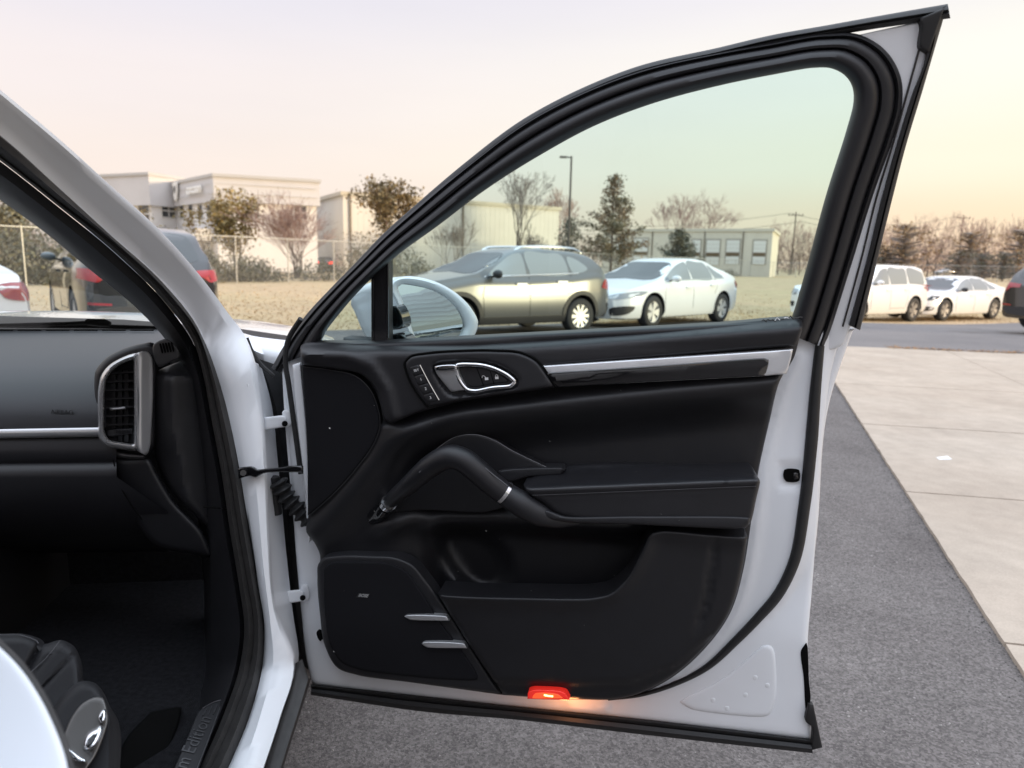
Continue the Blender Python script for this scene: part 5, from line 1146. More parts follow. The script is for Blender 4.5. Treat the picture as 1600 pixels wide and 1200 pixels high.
# pocket front
def pocket_h(x, y, d):
    h = -.006*sm(y, 1062, 1078)
    h -= .006*np.exp(-((x-np.interp(y, [840, 930, 1000], [1119, 1106, 1085]))/5)**2)*sm(y, 836, 850)*(1-sm(y, 960, 1000))
    te = segdist(np.stack([x, y], 1), PTOP, False); h += .010*np.exp(-(te/13)**2)
    low = np.interp(x, [780, 900, 985, 1060, 1110], [1062, 1068, 1062, 1035, 990]); h -= .010*sm(y-low, 0, 7)
    return h
PTOP = crom([(686, 929), (720, 931), (820, 934), (925, 934), (952, 928), (976, 908), (1000, 868), (1018, 834), (1034, 829), (1120, 836), (1168, 838)], 6, False)[:, :2]
panel('storage_pocket', [(684, 928, True), (720, 930.5), (820, 933), (925, 933), (952, 927), (976, 907), (1000, 866), (1018, 832), (1034, 828), (1120, 835), (1168, 838, True), (1161, 884), (1138, 960), (1098, 1014), (1038, 1064), (984, 1088), (900, 1092), (787, 1086, True), (735, 1010)], SD, .096, M_soft, door, rnd=7, rm=.010, thick=.06, step=7, hf=pocket_h, angle=70)
dline('pocket_seam', [(688, 934), (735, 1008), (784, 1083)], .082, .0016, M_hole)
# warning lamp in the bottom edge (lit)
lamp = panel('warning_lamp', [(824, 1092, True), (826, 1081), (833, 1078), (875, 1079.5), (883, 1083), (890, 1094, True)], SD, .100, mat('lit_red_lens', (.75, .03, .02), .15, emit=((1.0, .03, .02), .28), coat=.6), door, rnd=2, rm=.003, thick=.02, step=3, seg=3)
panel('lamp_reflector', [(831, 1090), (836, 1083.5), (872, 1085), (881, 1091.5, True)], SD, .1006, mat('lamp_inner', (.8, .10, .03), .3, emit=((1.0, .11, .03), .55)), lamp, rnd=1.5, rm=.001, thick=.002, step=3, seg=3)
dline('lamp_filament', [(850, 1086), (857, 1087.5), (864, 1088)], .1015, .0016, mat('lamp_glow', (1, .35, .1), .3, emit=((1.0, .42, .12), 6.0)), n=6)
ld = bpy.data.lights.new('lamp_light', 'POINT'); ld.energy = .22; ld.color = (1.0, .36, .12); ld.shadow_soft_size = .02
lo = bpy.data.objects.new('lamp_light', ld); COL.objects.link(lo); _lp = door_pt(890, 1099, .055)-np.array([0, 0, .006]); lo.location = tuple(_lp-ROOT0); lo.parent = suv
for x, y in ((515, 669), (580, 1003), (634, 1009), (522, 1018)): panel('lint_speck', [(x-1, y-1), (x+1, y-.6), (x+.8, y+1), (x-.7, y+.8)], SD, .0775 if y > 900 else .068, M_print, door, rnd=0, thick=.0006, step=2, seg=1)

# ---- exterior mirror beyond the glass
def mir(px, py, w): return door_pt(px, py, w)
mo_out = crom([(608, 448), (614, 438), (630, 432), (652, 432.5), (690, 444), (718, 462), (738, 484), (747, 503), (744, 519), (733, 536), (708, 556), (680, 564), (655, 556), (642, 530), (630, 500), (618, 470)], 5, True)[:, :2]
mo_gl = crom([(622, 448), (628, 444), (650, 446.5), (680, 455), (705, 472), (720, 492), (725, 511), (717, 527), (700, 545), (680, 552), (662, 548), (652, 532), (640, 502), (629, 470)], 5, True)[:, :2]
MO = door_pt(672, 497, -.20)                                 # mirror aperture centre
nf = DU*.55+DW*.835+np.array([0, 0, .07]); nf /= np.linalg.norm(nf)     # faces the driver and the rear
def face_pt(px, py, w): d = ray(px, py); lam = ((MO-CC)@nf+w)/(d@nf); return CC+lam*d
SM_ = Surf(face_pt, nf)
n_ = len(mo_out); glr = resample([tuple(p) for p in np.vstack([mo_gl, mo_gl[:1]])], n_+1, True)[:-1]
# rim loft outer>inner, then the bowl behind
best = min(range(n_), key=lambda k: sum(np.hypot(*(mo_out[i]-glr[(i+k) % n_])) for i in range(0, n_, 5))); glr = np.roll(glr, -best, 0)
rows = []
for v, w in ((-.0, -.035), (0.0, -.012), (.10, -.002), (.30, .004), (.6, .003), (.85, -.002), (1.0, -.010), (1.0, -.022)): rows.append([face_pt(*(mo_out[i]+(glr[i]-mo_out[i])*v), w) for i in range(n_)])
P_mir = mat('mirror_housing_paint', (.74, .75, .77), .22, coat=.9, coat_rough=.02)
mirror = loft('door_mirror', rows, P_mir, door, 60, closed=True)
# bowl: from the rim back and towards the front of the door to a rounded nose
cen3 = face_pt(668, 497, 0); nose = face_pt(556, 500, 0); base = [np.array(p) for p in rows[0]]
noseC = door_pt(566, 497, -.26)
rows2 = []
for k in range(11):
    t = k/10; s = math.sqrt(max(0, 1-(t*.985)**2.2)); c = cen3+(noseC-cen3)*t*1.0
    rows2.append([c+(b-cen3)*s for b in base])
loft('mirror_bowl', rows2, P_mir, mirror, 60, closed=True)
panel('mirror_glass', [tuple(p) for p in mo_gl], SM_, -.010, M_mirror, door, rnd=0, thick=.003, step=9, seg=5, hf=lambda x, y, d: -(((x-680)*.0017)**2+((y-497)*.0015)**2)/2.6)
panel('mirror_mount', [(608, 480, True), (618, 477), (624, 484), (631, 507), (628, 513), (608, 516, True)], SD, -.05, M_gloss, door, rnd=3, rm=.004, thick=.05, step=8)
panel('mirror_mount', [(608, 523, True), (626, 521), (634, 526), (646, 550), (640, 560, True), (608, 560, True)], SD, -.05, M_gloss, door, rnd=3, rm=.004, thick=.05, step=8)
panel('mirror_lower_cap', [(537, 527), (545, 528), (579, 531, True), (579, 552, True), (545, 548), (538, 538)], SD, -.15, M_plast, door, rnd=4, rm=.01, thick=.05, step=8)
def face_mat(px, py, w, ang=0): 
    o = face_pt(px, py, w); y = np.array([0, 0, 1.0]); x = np.cross(y, nf); x /= np.linalg.norm(x); return Matrix(((x[0], y[0], nf[0], o[0]), (x[1], y[1], nf[1], o[1]), (x[2], y[2], nf[2], o[2]), (0, 0, 0, 1))) @ Matrix.Rotation(ang, 4, 'Z')
M_etch = mat('etched_lettering', (.12, .13, .13), .6)
text_obj('mirror_lettering', 'OBJECTS IN MIRROR ARE CLOSER THAN', .0072, face_mat(678, 520.5, -.0085, math.radians(2)), M_etch, door, .0001, spacing=1.0)
text_obj('mirror_lettering', 'THEY APPEAR', .0072, face_mat(672, 526.5, -.0085, math.radians(2)), M_etch, door, .0001, spacing=1.0)
# ================================================================== BODY AND CABIN OF THE WHITE SUV (left side of the picture)
def DP(pts): return [D(*p) for p in pts]
def dep(py): return float(np.interp(py, [120, 522, 620, 1041, 1210], [.88, 1.42, 1.41, 1.28, 1.10]))
def band(name, curves, m, n=46, parent=None, back=(0, .06, 0), angle=50):
    """curves: lists of (px, py, extra depth); lofted in order, with a returned back edge for thickness"""
    R_ = []
    for c in curves:
        q = resample([tuple(p) for p in c], n); R_.append([D(x, y, dep(y)+e) for x, y, e in q])
    q0 = resample([tuple(p) for p in curves[0]], n)
    R_ = [[D(x-14, y+4, dep(y)+e+.03) for x, y, e in q0]]+R_+[[p+np.array(back) for p in R_[-1]]]
    return loft(name, R_, m, parent or suv, angle)
Cx = {  # traced edges of pillar, jamb and sill flange, from the outer side to the cabin side; last number: how far the edge lies behind the seal
 'outer': [(-90, 66), (0, 140), (107, 230), (175, 292), (250, 360), (320, 440), (360, 494), (382, 523), (398, 562), (411, 640), (418, 720), (422, 830), (432, 950), (462, 1036), (440, 1118), (408, 1215)],
 'c0': [(-90, 86), (0, 158), (104, 247), (170, 306), (244, 372), (312, 449), (352, 503), (374, 536), (391, 575), (404, 645), (412, 725), (417, 832), (427, 950), (448, 1032), (426, 1116), (395, 1215)],
 'c1': [(-90, 118), (0, 186), (100, 276), (165, 334), (232, 398), (300, 474), (338, 530), (360, 572), (379, 622), (393, 700), (403, 790), (411, 880), (422, 970), (427, 1034), (408, 1114), (374, 1215)],
 'c2': [(-90, 138), (0, 204), (98, 292), (160, 350), (226, 412), (290, 486), (328, 542), (346, 580), (364, 636), (380, 720), (393, 830), (406, 930), (416, 985), (415, 1038), (396, 1116), (358, 1215)],
 'line': [(-90, 150), (0, 214), (96, 300), (175, 372), (250, 440), (306, 508), (326, 548), (336, 580), (352, 630), (370, 710), (386, 805), (402, 900), (413, 985), (410, 1041), (391, 1116), (350, 1215)]}
def pil(k, up, low): return [(x, y, float(np.interp(y, [480, 580], [up, low]))) for x, y in Cx[k]]
band('windscreen_pillar', [[(x-5, y+1, float(np.interp(y, [480, 580], [.125, .05]))) for x, y in Cx['outer']], pil('outer', .085, .012), [(x-3, y+4, float(np.interp(y, [480, 580], [.075, .0]))) for x, y in Cx['outer']], pil('c0', .066, -.006), pil('c1', .052, -.012), pil('c2', .036, .0), pil('line', .025, .006)], P_jamb, 90)
JR = [(398, 566), (411, 640), (418, 720), (422, 830), (432, 950), (462, 1036), (440, 1118), (408, 1215)]; JE = [(408, 570), (424, 630), (434, 720), (447, 860), (458, 960), (467, 1030), (446, 1118), (413, 1215)]
loft('pillar_return', [[D(x-3, y, dep(y)+.010) for x, y in resample(JR, 40)], [D(x, y, dep(y)+.03) for x, y in resample(JR, 40)], [D(x, y, dep(y)+.12) for x, y in resample(JE, 40)]], P_jamb, suv, 30)
# pressed swage on the jamb
tube('jamb_swage', [D(x, y, dep(y)-.006) for x, y in crom([(388, 600), (398, 680), (404, 780), (412, 900)], 8, False)[:, :2]], .004, P_jamb, suv, 8)
# black sheet standing in for the shaded gap between body and door, rocker trim
gapL = [(396, 560), (414, 600), (426, 640), (436, 730), (447, 860), (460, 980), (468, 1040)]; gapR = [(432, 570), (440, 610), (444, 640), (452, 730), (462, 860), (474, 980), (486, 1050)]
loft('gap_shade_sheet', [[D(x, y, 1.545) for x, y in resample(gapL, 30)], [D(x+6, y, 1.53) for x, y in resample(gapL, 30)], [D(x, y, 1.55) for x, y in resample(gapR, 30)], [D(x+16, y, 1.60) for x, y in resample(gapR, 30)]], M_rub, suv)
k0 = [(462, 1036), (446, 1095), (428, 1150), (408, 1215)]; k1 = [(472, 1030), (458, 1095), (442, 1150), (426, 1215)]; k2 = [(486, 1060), (474, 1100), (458, 1150), (438, 1215)]
loft('sill_trim', [[D(x-6, y, dep(y)+.05) for x, y in resample(k0, 20)], [D(x, y, dep(y)+.012) for x, y in resample(k0, 20)], [D(x, y, dep(y)+.0) for x, y in resample(k1, 20)], [D(x-4, y, dep(y)+.004) for x, y in resample(k2, 20)], [D(x, y, dep(y)+.02) for x, y in resample(k2, 20)], [D(x, y, dep(y)+.12) for x, y in resample(k2, 20)]], M_rubg, suv, 60)
# rubber door seal of the body opening: follows the pillar, then the jamb, then the sill
S0 = [(-90, 148), (0, 212), (96, 298), (175, 370), (250, 438), (306, 507), (327, 550), (350, 618), (368, 700), (384, 800), (399, 890), (412, 985), (409, 1041), (390, 1116), (350, 1215)]
S1 = [(-90, 178), (0, 243), (96, 318), (187, 388), (270, 470), (312, 530), (326, 580), (342, 660), (358, 740), (372, 830), (386, 910), (396, 985), (390, 1041), (366, 1116), (322, 1215)]
S2 = [(-90, 186), (0, 250), (92, 322), (180, 394), (262, 476), (303, 534), (317, 582), (332, 662), (347, 742), (360, 832), (373, 910), (382, 985), (375, 1041), (350, 1116), (306, 1215)]
band('opening_seal', [[(x+1, y, .03) for x, y in S0], [(x-1, y, .004) for x, y in S0], [((a+c)/2, (b+d)/2, -.010) for (a, b), (c, d) in zip(S0, S1)], [(x+2, y, .004) for x, y in S1], [(x+1, y, .012) for x, y in S1], [((a+c)/2, (b+d)/2, .004) for (a, b), (c, d) in zip(S1, S2)], [(x, y, .02) for x, y in S2], [(x-1, y, .06) for x, y in S2]], M_rubg, 90)
# black pillar lining inside
W0 = [(-90, 246), (0, 312), (70, 363), (140, 421), (215, 483), (258, 530), (276, 560)]
W1 = [(-90, 190), (0, 252), (92, 324), (180, 396), (262, 478), (304, 540), (322, 590)]
band('pillar_lining', [[(x, y, .05) for x, y in W1], [((2*a+c)/3, (2*b+d)/3, .03) for (a, b), (c, d) in zip(W1, W0)], [((a+2*c)/3, (b+2*d)/3, .055) for (a, b), (c, d) in zip(W1, W0)], [(x, y, .13) for x, y in W0], [(x+14, y+6, .26) for x, y in W0]], M_soft, back=(0, .03, 0))
L0 = [(304, 540), (318, 590), (332, 664), (347, 744), (360, 834), (373, 910), (383, 985), (376, 1041), (351, 1116), (307, 1215)]
L1 = [(270, 548), (288, 600), (305, 680), (318, 760), (326, 850), (333, 930), (332, 1000), (322, 1060), (290, 1130), (240, 1215)]
band('kick_panel', [[(x+2, y, .05) for x, y in L0], [(x-8, y, .03) for x, y in L0], [((a+c)/2, (b+d)/2, .05) for (a, b), (c, d) in zip(L0, L1)], [(x, y, .12) for x, y in L1], [(x-14, y-8, .32) for x, y in L1]], M_soft, 60)
for pts in ([(318, 792), (346, 794), (358, 796)],): tube('lining_seam', [D(x, y, dep(y)+.034) for x, y in pts], .0015, M_hole, suv, 6)
# sill plate with raised lettering
def plate_pt(px, py, w):
    d = ray(px, py); n_ = np.array([.30, -.18, .93]); n_ /= np.linalg.norm(n_); p0 = D(318, 1150, dep(1150)+.015); lam = ((p0-CC)@n_+w)/(d@n_); return CC+lam*d
SPn = np.array([.30, -.18, .93]); SPn /= np.linalg.norm(SPn); SP = Surf(plate_pt, SPn)
panel('sill_plate', [(349, 1092, True), (351, 1097), (330, 1150), (302, 1225, True), (262, 1225, True), (290, 1160), (312, 1110), (322, 1102)], SP, .0, M_trim, suv, rnd=3, rm=.002, thick=.01, cone=True, step=8)
q_ = [plate_pt(x, y, .001) for x, y in [(348, 1094), (328, 1150), (300, 1222)]]; tube('plate_edge', q_, .0012, mat('dull_metal', (.14, .14, .15), .35, metal=.8), suv, 6)
tube('plate_edge', [plate_pt(x, y, .001) for x, y in crom([(348, 1093), (334, 1097), (316, 1107)], 4, False)[:, :2]], .0010, MATS['dull_metal'], suv, 6)
for x0, y0, x1, y1 in ((340, 1101, 333, 1116), (331, 1104, 325, 1117), (323, 1108, 317, 1118)): tube('plate_bar', [plate_pt(x0, y0, .001), plate_pt(x1, y1, .001)], .0009, MATS['dull_metal'], suv, 6)
a_, b_ = plate_pt(322, 1119, .0012), plate_pt(281, 1200, .0012)      # lettering runs from the rear (bottom) to the front (top)
xd = (a_-b_); ln = np.linalg.norm(xd); xd /= ln; zd = SPn-xd*(SPn@xd); zd /= np.linalg.norm(zd); yd = np.cross(zd, xd); c_ = b_+xd*(ln*.18)
Mt = Matrix(((xd[0], yd[0], zd[0], c_[0]), (xd[1], yd[1], zd[1], c_[1]), (xd[2], yd[2], zd[2], c_[2]), (0, 0, 0, 1)))
def plate_text():
    s = 'Platinum Edition'; o = text_obj('plate_lettering', s, .030, Matrix.Identity(4), mat('plate_letter', (.10, .10, .105), .3, metal=.7), suv, .0006, spacing=1.0)
    xs = [v.co.x for v in o.data.vertices]; w = max(xs)-min(xs); k = (ln*1.66)/w*1.0
    o.data.transform(Matrix.Translation((-max(xs), 0, 0))); M3 = Mt.copy(); M3.translation = Vector(a_-xd*.002-yd*.001); o.data.transform(M3 @ Matrix.Diagonal((k, k*1.15, 1, 1)))
plate_text()
# black panel standing in for the shade of a recess in the floor
panel('floor_recess_shade', [(236, 1112, True), (284, 1106), (282, 1120), (240, 1205), (170, 1225, True), (200, 1150)], Surf(lambda x, y, w: plate_pt(x, y, w-.05), SPn), 0, M_hole, suv, rnd=5, rm=.01, thick=.02, cone=True, step=10)
# ---- dash
def drow(y0, dpt, x1, sl=0.0, x0=-420): 
    return [D(x0+(x1-x0)*t, y0+sl*(1-t)*40, dpt) for t in np.linspace(0, 1, 34)]
rows = [drow(514, 2.16, 300), drow(518, 2.06, 290), drow(530, 1.88, 275), drow(550, 1.72, 258, .03), drow(572, 1.59, 200, .05), drow(596, 1.51, 172, .06), drow(625, 1.465, 168, .08), drow(650, 1.445, 166, .1), drow(668, 1.44, 165, .12), drow(672, 1.46, 165, .12), drow(690, 1.56, 165, .12)]
loft('dashboard', rows, M_dash, suv, 60)
rows = []
for y0, dpt in ((667.5, 1.47), (668, 1.435), (672, 1.431), (678, 1.431), (682.5, 1.436), (683, 1.48)): rows.append(drow(y0, dpt, 158, .25))
loft('dash_strip', rows, M_alu, suv, 50)
rows = []
for y0, dpt in ((681, 1.47), (684, 1.445), (700, 1.435), (716, 1.435), (722, 1.44), (730, 1.425), (745, 1.42), (800, 1.44), (845, 1.50), (858, 1.58), (862, 1.75)): rows.append(drow(y0, dpt, 262 if y0 > 760 else 182, .2))
loft('glovebox_panel', rows, mat('lower_dash', (.014, .014, .017), .45, bump=(900, .1, .0004)), suv, 60)
text_obj('airbag_lettering', 'AIRBAG', .0135, Matrix.Translation(Vector(D(97, 644, 1.446))) @ Matrix.Rotation(math.radians(90), 4, 'X') @ Matrix.Rotation(math.radians(-1), 4, 'Z'), mat('embossed', (.022, .022, .024), .6), suv, .0004)
SDs = Surf(lambda x, y, w: D(x, y, 1.42-w), np.array([0, -1.0, 0]))
for k in range(7):
    x = -60+k*44; panel('defroster_slot', [(x, 515.2, True), (x+36, 515.4, True), (x+35, 517.2, True), (x-1, 517.0, True)], Surf(lambda x, y, w: D(x, y, 2.04-w), np.array([0, -1.0, 0])), 0, M_hole, suv, rnd=0, thick=.004, step=20)
# outer air vent
panel('vent_shroud', [(150, 578), (165, 560), (190, 546), (222, 537), (240, 536), (246, 548), (247, 570), (246, 588, True), (244, 640), (240, 700), (226, 718), (175, 712), (158, 690), (150, 640)], SDs, -.035, M_trim, suv, rnd=8, rm=.02, thick=.08, cone=True, step=8)
vent_o = [(154, 604), (158, 587), (168, 573), (184, 562), (206, 553), (226, 549), (235, 553), (238, 566), (237, 630), (235, 700), (230, 710), (214, 708, True), (190, 704), (166, 698), (156, 687), (153, 650)]
vent_i = [(164, 610), (167, 592), (176, 579), (190, 569), (209, 562, True), (209.5, 620), (209.5, 690, True), (209, 693), (190, 691), (170, 686), (164, 676), (163, 640)]
# chrome surround: lofted ring, outer side sweeps back to the dash
vo = crom([(154, 604), (158, 587), (168, 573), (184, 562), (206, 553), (214, 552), (216, 560), (216, 630), (216, 700), (213, 704), (190, 702), (166, 697), (156, 687), (153, 650)], 4, True)[:, :2]; n_ = len(vo)
vi = resample([tuple(p) for p in np.vstack([crom(vent_i, 4, True)[:, :2], crom(vent_i, 4, True)[:1, :2]])], n_+1, True)[:-1]
bk = min(range(n_), key=lambda k: sum(np.hypot(*(vo[i]-vi[(i+k) % n_])) for i in range(0, n_, 3))); vi = np.roll(vi, -bk, 0)
rows = []
for v, w in ((0, -.05), (0, -.006), (.12, .004), (.4, .009), (.75, .008), (.95, .002), (1, -.006), (1, -.05)): rows.append([SDs.pt(*(vo[i]+(vi[i]-vo[i])*v), w) for i in range(n_)])
vent = loft('vent_frame', rows, mat('vent_silver', (.74, .75, .77), .24, metal=.8), suv, 60, closed=True)
panel('vent_side', [(213, 552, True), (222, 549), (231, 550), (237, 558), (239, 600), (237, 660), (234, 700), (229, 711), (214, 704, True), (216, 630)], SDs, .004, mat('satin_silver', (.60, .61, .63), .30, metal=.6), vent, rnd=3, rm=.004, thick=.05, cone=True, step=6, hf=lambda x, y, d: -.026*sm(x, 214, 240))
panel('vent_well', [(160, 610), (166, 580), (190, 565), (212, 558, True), (212, 696, True), (180, 694), (160, 680)], SDs, -.05, M_hole, vent, rnd=0, thick=.004, cone=True, step=20)
for k, y in enumerate(np.linspace(583, 664, 7)):
    x0 = np.interp(y, [575, 600], [178, 165]); v = MB(); p0, p1 = SDs.pt(x0, y+1.2, -.016), SDs.pt(210, y-.5, -.014)
    for o_ in (0,): v.add([p0, p1, p1+[0, 0, .0035], p0+[0, 0, .0035], p0+[0, .022, -.006], p1+[0, .022, -.006], p1+[0, .022, -.003], p0+[0, .022, -.003]], [(0, 1, 2, 3), (4, 7, 6, 5), (0, 4, 5, 1), (3, 2, 6, 7)])
    v.build('vent_slat', M_trim, vent)
for x in (178, 188, 198): v = MB(); v.bar(SDs.pt(x, 578, -.028), SDs.pt(x, 690, -.028), .0015, .006, n=4); v.build('vent_vane', M_btn, vent)
panel('vent_slider', [(171, 637, True), (182, 637), (196, 635.5), (197, 638.5), (180, 640.5), (172, 640.5)], SDs, -.008, M_alu, vent, rnd=1.5, rm=.003, thick=.008, cone=True, step=4, seg=3)
panel('vent_thumbwheel', [(168, 673), (207, 669, True), (207.5, 678, True), (168, 681)], SDs, -.010, M_trim, vent, rnd=2, rm=.004, thick=.01, cone=True, step=5, seg=3)
for k in range(9): x = 178+k*2.4; tube('wheel_rib', [SDs.pt(x, 673.5-.09*(x-178), -.007), SDs.pt(x, 678.5-.09*(x-178), -.007)], .0008, M_btn, vent, 5)
panel('vent_chin', [(158, 697), (190, 707), (229, 712), (226, 716), (190, 716), (166, 708)], SDs, -.02, mat('satin_grey', (.16, .16, .17), .3, metal=.8), vent, rnd=4, rm=.006, thick=.02, cone=True, step=6, seg=4)
# small demister grille on the corner of the dash
SDg = Surf(lambda x, y, w: D(x, y, 1.46-w), np.array([0, -1.0, 0]))
gr = panel('demister_grille', [(240, 538), (262, 530), (274, 540), (281, 556), (262, 568), (249, 574)], SDg, .02, mat('satin_trim', (.035, .035, .037), .4), suv, rnd=3, rm=.004, thick=.03, cone=True, step=6)
for k in range(5): x = 249+k*4.4; y = 537-k*.6; panel('grille_slot', [(x, y), (x+2, y-.6), (x+6, y+14), (x+4.4, y+15.5)], SDg, .0215, M_hole, gr, rnd=0, thick=.003, cone=True, step=4, seg=3)
# end cap of the dash and the side wedge
panel('dash_end_cap', [(240, 582, True), (262, 572), (300, 560), (306, 566), (318, 620), (330, 700), (334, 780), (330, 828), (300, 800), (262, 760), (244, 720), (240, 640)], Surf(lambda x, y, w: D(x, y, 1.44-w), np.array([0, -1.0, 0])), 0, M_trim, suv, rnd=12, rm=.02, thick=.06, cone=True, step=8, hf=lambda x, y, d: -.05*np.abs(x-np.interp(y, [570, 640, 830], [262, 264, 300]))/60-.045*(1-sm(y, 566, 592)))
panel('lower_end', [(176, 716), (200, 716), (232, 716), (246, 740), (270, 780), (320, 836), (330, 870), (300, 866), (240, 850), (206, 800), (184, 752)], Surf(lambda x, y, w: D(x, y, 1.45-w), np.array([0, -1.0, 0])), .006, M_soft, suv, rnd=10, rm=.015, thick=.05, cone=True, step=10)
tube('dash_seam', [D(x, y, 1.428) for x, y in crom([(177, 718), (184, 750), (206, 790), (222, 812)], 5, False)[:, :2]], .0012, M_hole, suv, 6)
# ---- windscreen, wiper, bonnet
scr = Surf(lambda x, y, w: D(x, y, float(np.interp(y, [200, 515], [1.35, 2.25]))-w), np.array([0, -1, 0.]))
panel('windscreen', [(-420, 60, True), (-90, 200, True), (0, 262), (96, 340), (190, 420), (262, 500), (290, 530, True), (-420, 522, True)], scr, 0, G_screen, suv, rnd=0, thick=.004, step=50, seg=20)
wp = tube('wiper_blade', [D(x, y, 2.27) for x, y in ((-420, 506), (-100, 508.5), (60, 509.5), (160, 510), (250, 513))], .007, M_rub, suv, 8)
tube('wiper_arm', [D(x, y, 2.24) for x, y in ((-60, 510), (30, 508), (100, 506), (150, 503.5))], .006, M_plast, wp, 8)
tube('wiper_joint', [D(x, y, 2.235) for x, y in ((136, 504), (146, 501.5), (158, 503), (172, 506.5))], [.010, .016, .016, .008], M_plast, wp, 8)
rows = []
for i, s in enumerate(np.linspace(0, 1, 16)):
    S_ = .78+.95*s; f = 1-.16*s*s; drop = .015*s+.16*s**4
    prof_ = [(-1.90, .50), (-1.93, .80), (-1.90, .98), (-1.80, 1.055), (-1.62, 1.085), (-1.3, 1.108), (-.97, 1.115), (-.64, 1.108), (-.32, 1.085), (-.16, 1.062), (-.05, 1.025), (0, .95), (.012, .80), (.0, .50)]
    rows.append([car(S_, -.97+(t+.97)*f, z-drop*(z > .6)) for t, z in prof_])
loft('bonnet', rows, P_w, suv, 60)
# front wing corner just ahead of the hinge: the bright piece seen between pillar and door frame
rows = []
for e_, c in ((.06, [(376, 519), (392, 524), (420, 528.5), (452, 532)]), (.0, [(384, 528), (398, 534), (422, 538), (452, 543)]), (-.02, [(392, 545), (404, 551), (424, 557), (452, 563)]), (-.01, [(397, 560), (409, 571), (425, 583), (444, 596)]), (.05, [(399, 563), (410, 575), (425, 588), (442, 600)])):
    rows.append([D(x, y, 1.62+e_) for x, y in resample(c, 14)])
loft('front_wing', rows, P_w, suv, 60)
tube('wing_gasket', [D(x, y, 1.50) for x, y in crom([(385, 528), (392, 546), (408, 570), (428, 588)], 4, False)[:, :2]], .005, M_rub, suv, 8)
# ---- door hinges, check strap, cable boot
SH = Surf(lambda x, y, w: D(x, y, 1.47-w), np.array([0, -1.0, 0]))
for dy, dx in ((0, 0), (272, 28)):
    h = panel('door_hinge', [(413+dx, 652+dy, True), (440+dx, 649+dy, True), (446+dx, 652+dy), (446+dx, 667+dy), (440+dx, 668+dy), (414+dx, 672+dy, True)], SH, .05, P_jamb, suv, rnd=3, rm=.004, thick=.03, cone=True, step=5, seg=4)
    panel('hinge_leaf', [(442+dx, 642+dy), (450+dx, 640+dy), (455+dx, 650+dy), (454+dx, 666+dy), (446+dx, 668+dy)], SH, .042, P_jamb, h, rnd=2, rm=.003, thick=.02, cone=True, step=5, seg=4)
    tube('hinge_bolt', [SH.pt(445+dx, 662+dy, .04), SH.pt(445+dx, 662+dy, .062)], .006, M_hole, h, 10)
st = panel('check_strap', [(371, 731, True), (385, 729), (396, 729), (402, 733), (415, 732), (440, 730), (458, 727), (474, 728, True), (474, 738, True), (455, 738), (430, 738), (412, 740), (399, 746), (392, 744), (373, 748, True)], SH, .125, M_gloss, suv, rnd=3, rm=.005, thick=.012, cone=True, step=5, seg=4)
tube('strap_bolt', [SH.pt(380, 739, .124), SH.pt(380, 739, .134)], .006, M_rubg, st, 10)
C = crom([(434, 752), (440, 762), (448, 776), (460, 790), (472, 803), (488, 818)], 1.2, False)[:, :2]; k = np.arange(len(C))
tube('cable_boot', [SH.pt(x, y, .05) for x, y in C], .0165+.0045*np.sin(k*.62), M_rub, suv, 14)
tube('boot_socket', [SH.pt(428, 745, .04), SH.pt(431, 803, .04)], [.012, .013], M_rub, suv, 10)
loft('door_front_edge', [[D(x, y, 1.50) for x, y in resample([(448, 560), (450, 640), (458, 740), (468, 860), (478, 980), (488, 1060)], 20)], [D(x, y, 1.455) for x, y in resample([(440, 560), (444, 640), (452, 740), (463, 860), (474, 980), (486, 1064)], 20)], [D(x, y, 1.445) for x, y in resample([(448, 560), (456, 640), (463, 740), (472, 860), (482, 980), (490, 1064)], 20)]], P_jamb, suv)
# white strip and dark seal beside the corner cover
dline('front_edge_seal', [(470, 498), (450, 532), (446, 562), (451, 600), (462, 680), (470, 740)], .018, .0055, M_rub)
panel('front_edge_strip', [(457, 570, True), (469, 566, True), (478, 660), (483, 760), (486, 845, True), (482, 848), (474, 740), (464, 650)], SD, .032, P_jamb, door, rnd=3, rm=.004, thick=.03, step=8)
panel('edge_plug', [(495, 987), (500, 988), (503, 998), (501, 1002), (496, 996)], SD, .012, M_hole, door, rnd=1.5, rm=.002, thick=.01, step=4, seg=3)
# ---- seat: cushion bolster, side cover with adjusters
SS = Surf(lambda x, y, w: D(x, y, float(np.interp(y, [980, 1220], [1.02, .86]))+.0009*(150-x)*0-w), np.array([.35, -.9, .25])/np.linalg.norm([.35, -.9, .25]))
seat = panel('seat', [(-60, 1235, True), (-60, 985, True), (0, 990), (40, 991), (66, 1000), (70, 1006), (96, 1000), (116, 1010), (126, 1030), (130, 1062), (130, 1075), (100, 1110), (60, 1170), (40, 1235, True)], SS, .0, mat('seat_leather', (.016, .016, .018), .58, spec=.28, bump=(700, .3, .0008), noise=(25, .12)), suv, rnd=14, rm=.028, thick=.25, cone=True, step=5, hf=lambda x, y, d: -.012*np.exp(-((x-66+(y-1003)*.52)/7)**2)-.003*np.exp(-((x-94+(y-1003)*.78)/3.5)**2)-.004*np.exp(-((x-122+(y-1015)*.92)/3.5)**2))
panel('seat_side_cover', [(80, 1112), (104, 1080), (128, 1064), (150, 1068), (164, 1086), (172, 1104), (184, 1124), (189, 1150), (186, 1235, True), (60, 1235, True), (64, 1160)], SS, .035, MATS['seat_leather'], suv, rnd=12, rm=.025, thick=.20, cone=True, step=7, hf=lambda x, y, d: -.03*sm(x, 168, 188))
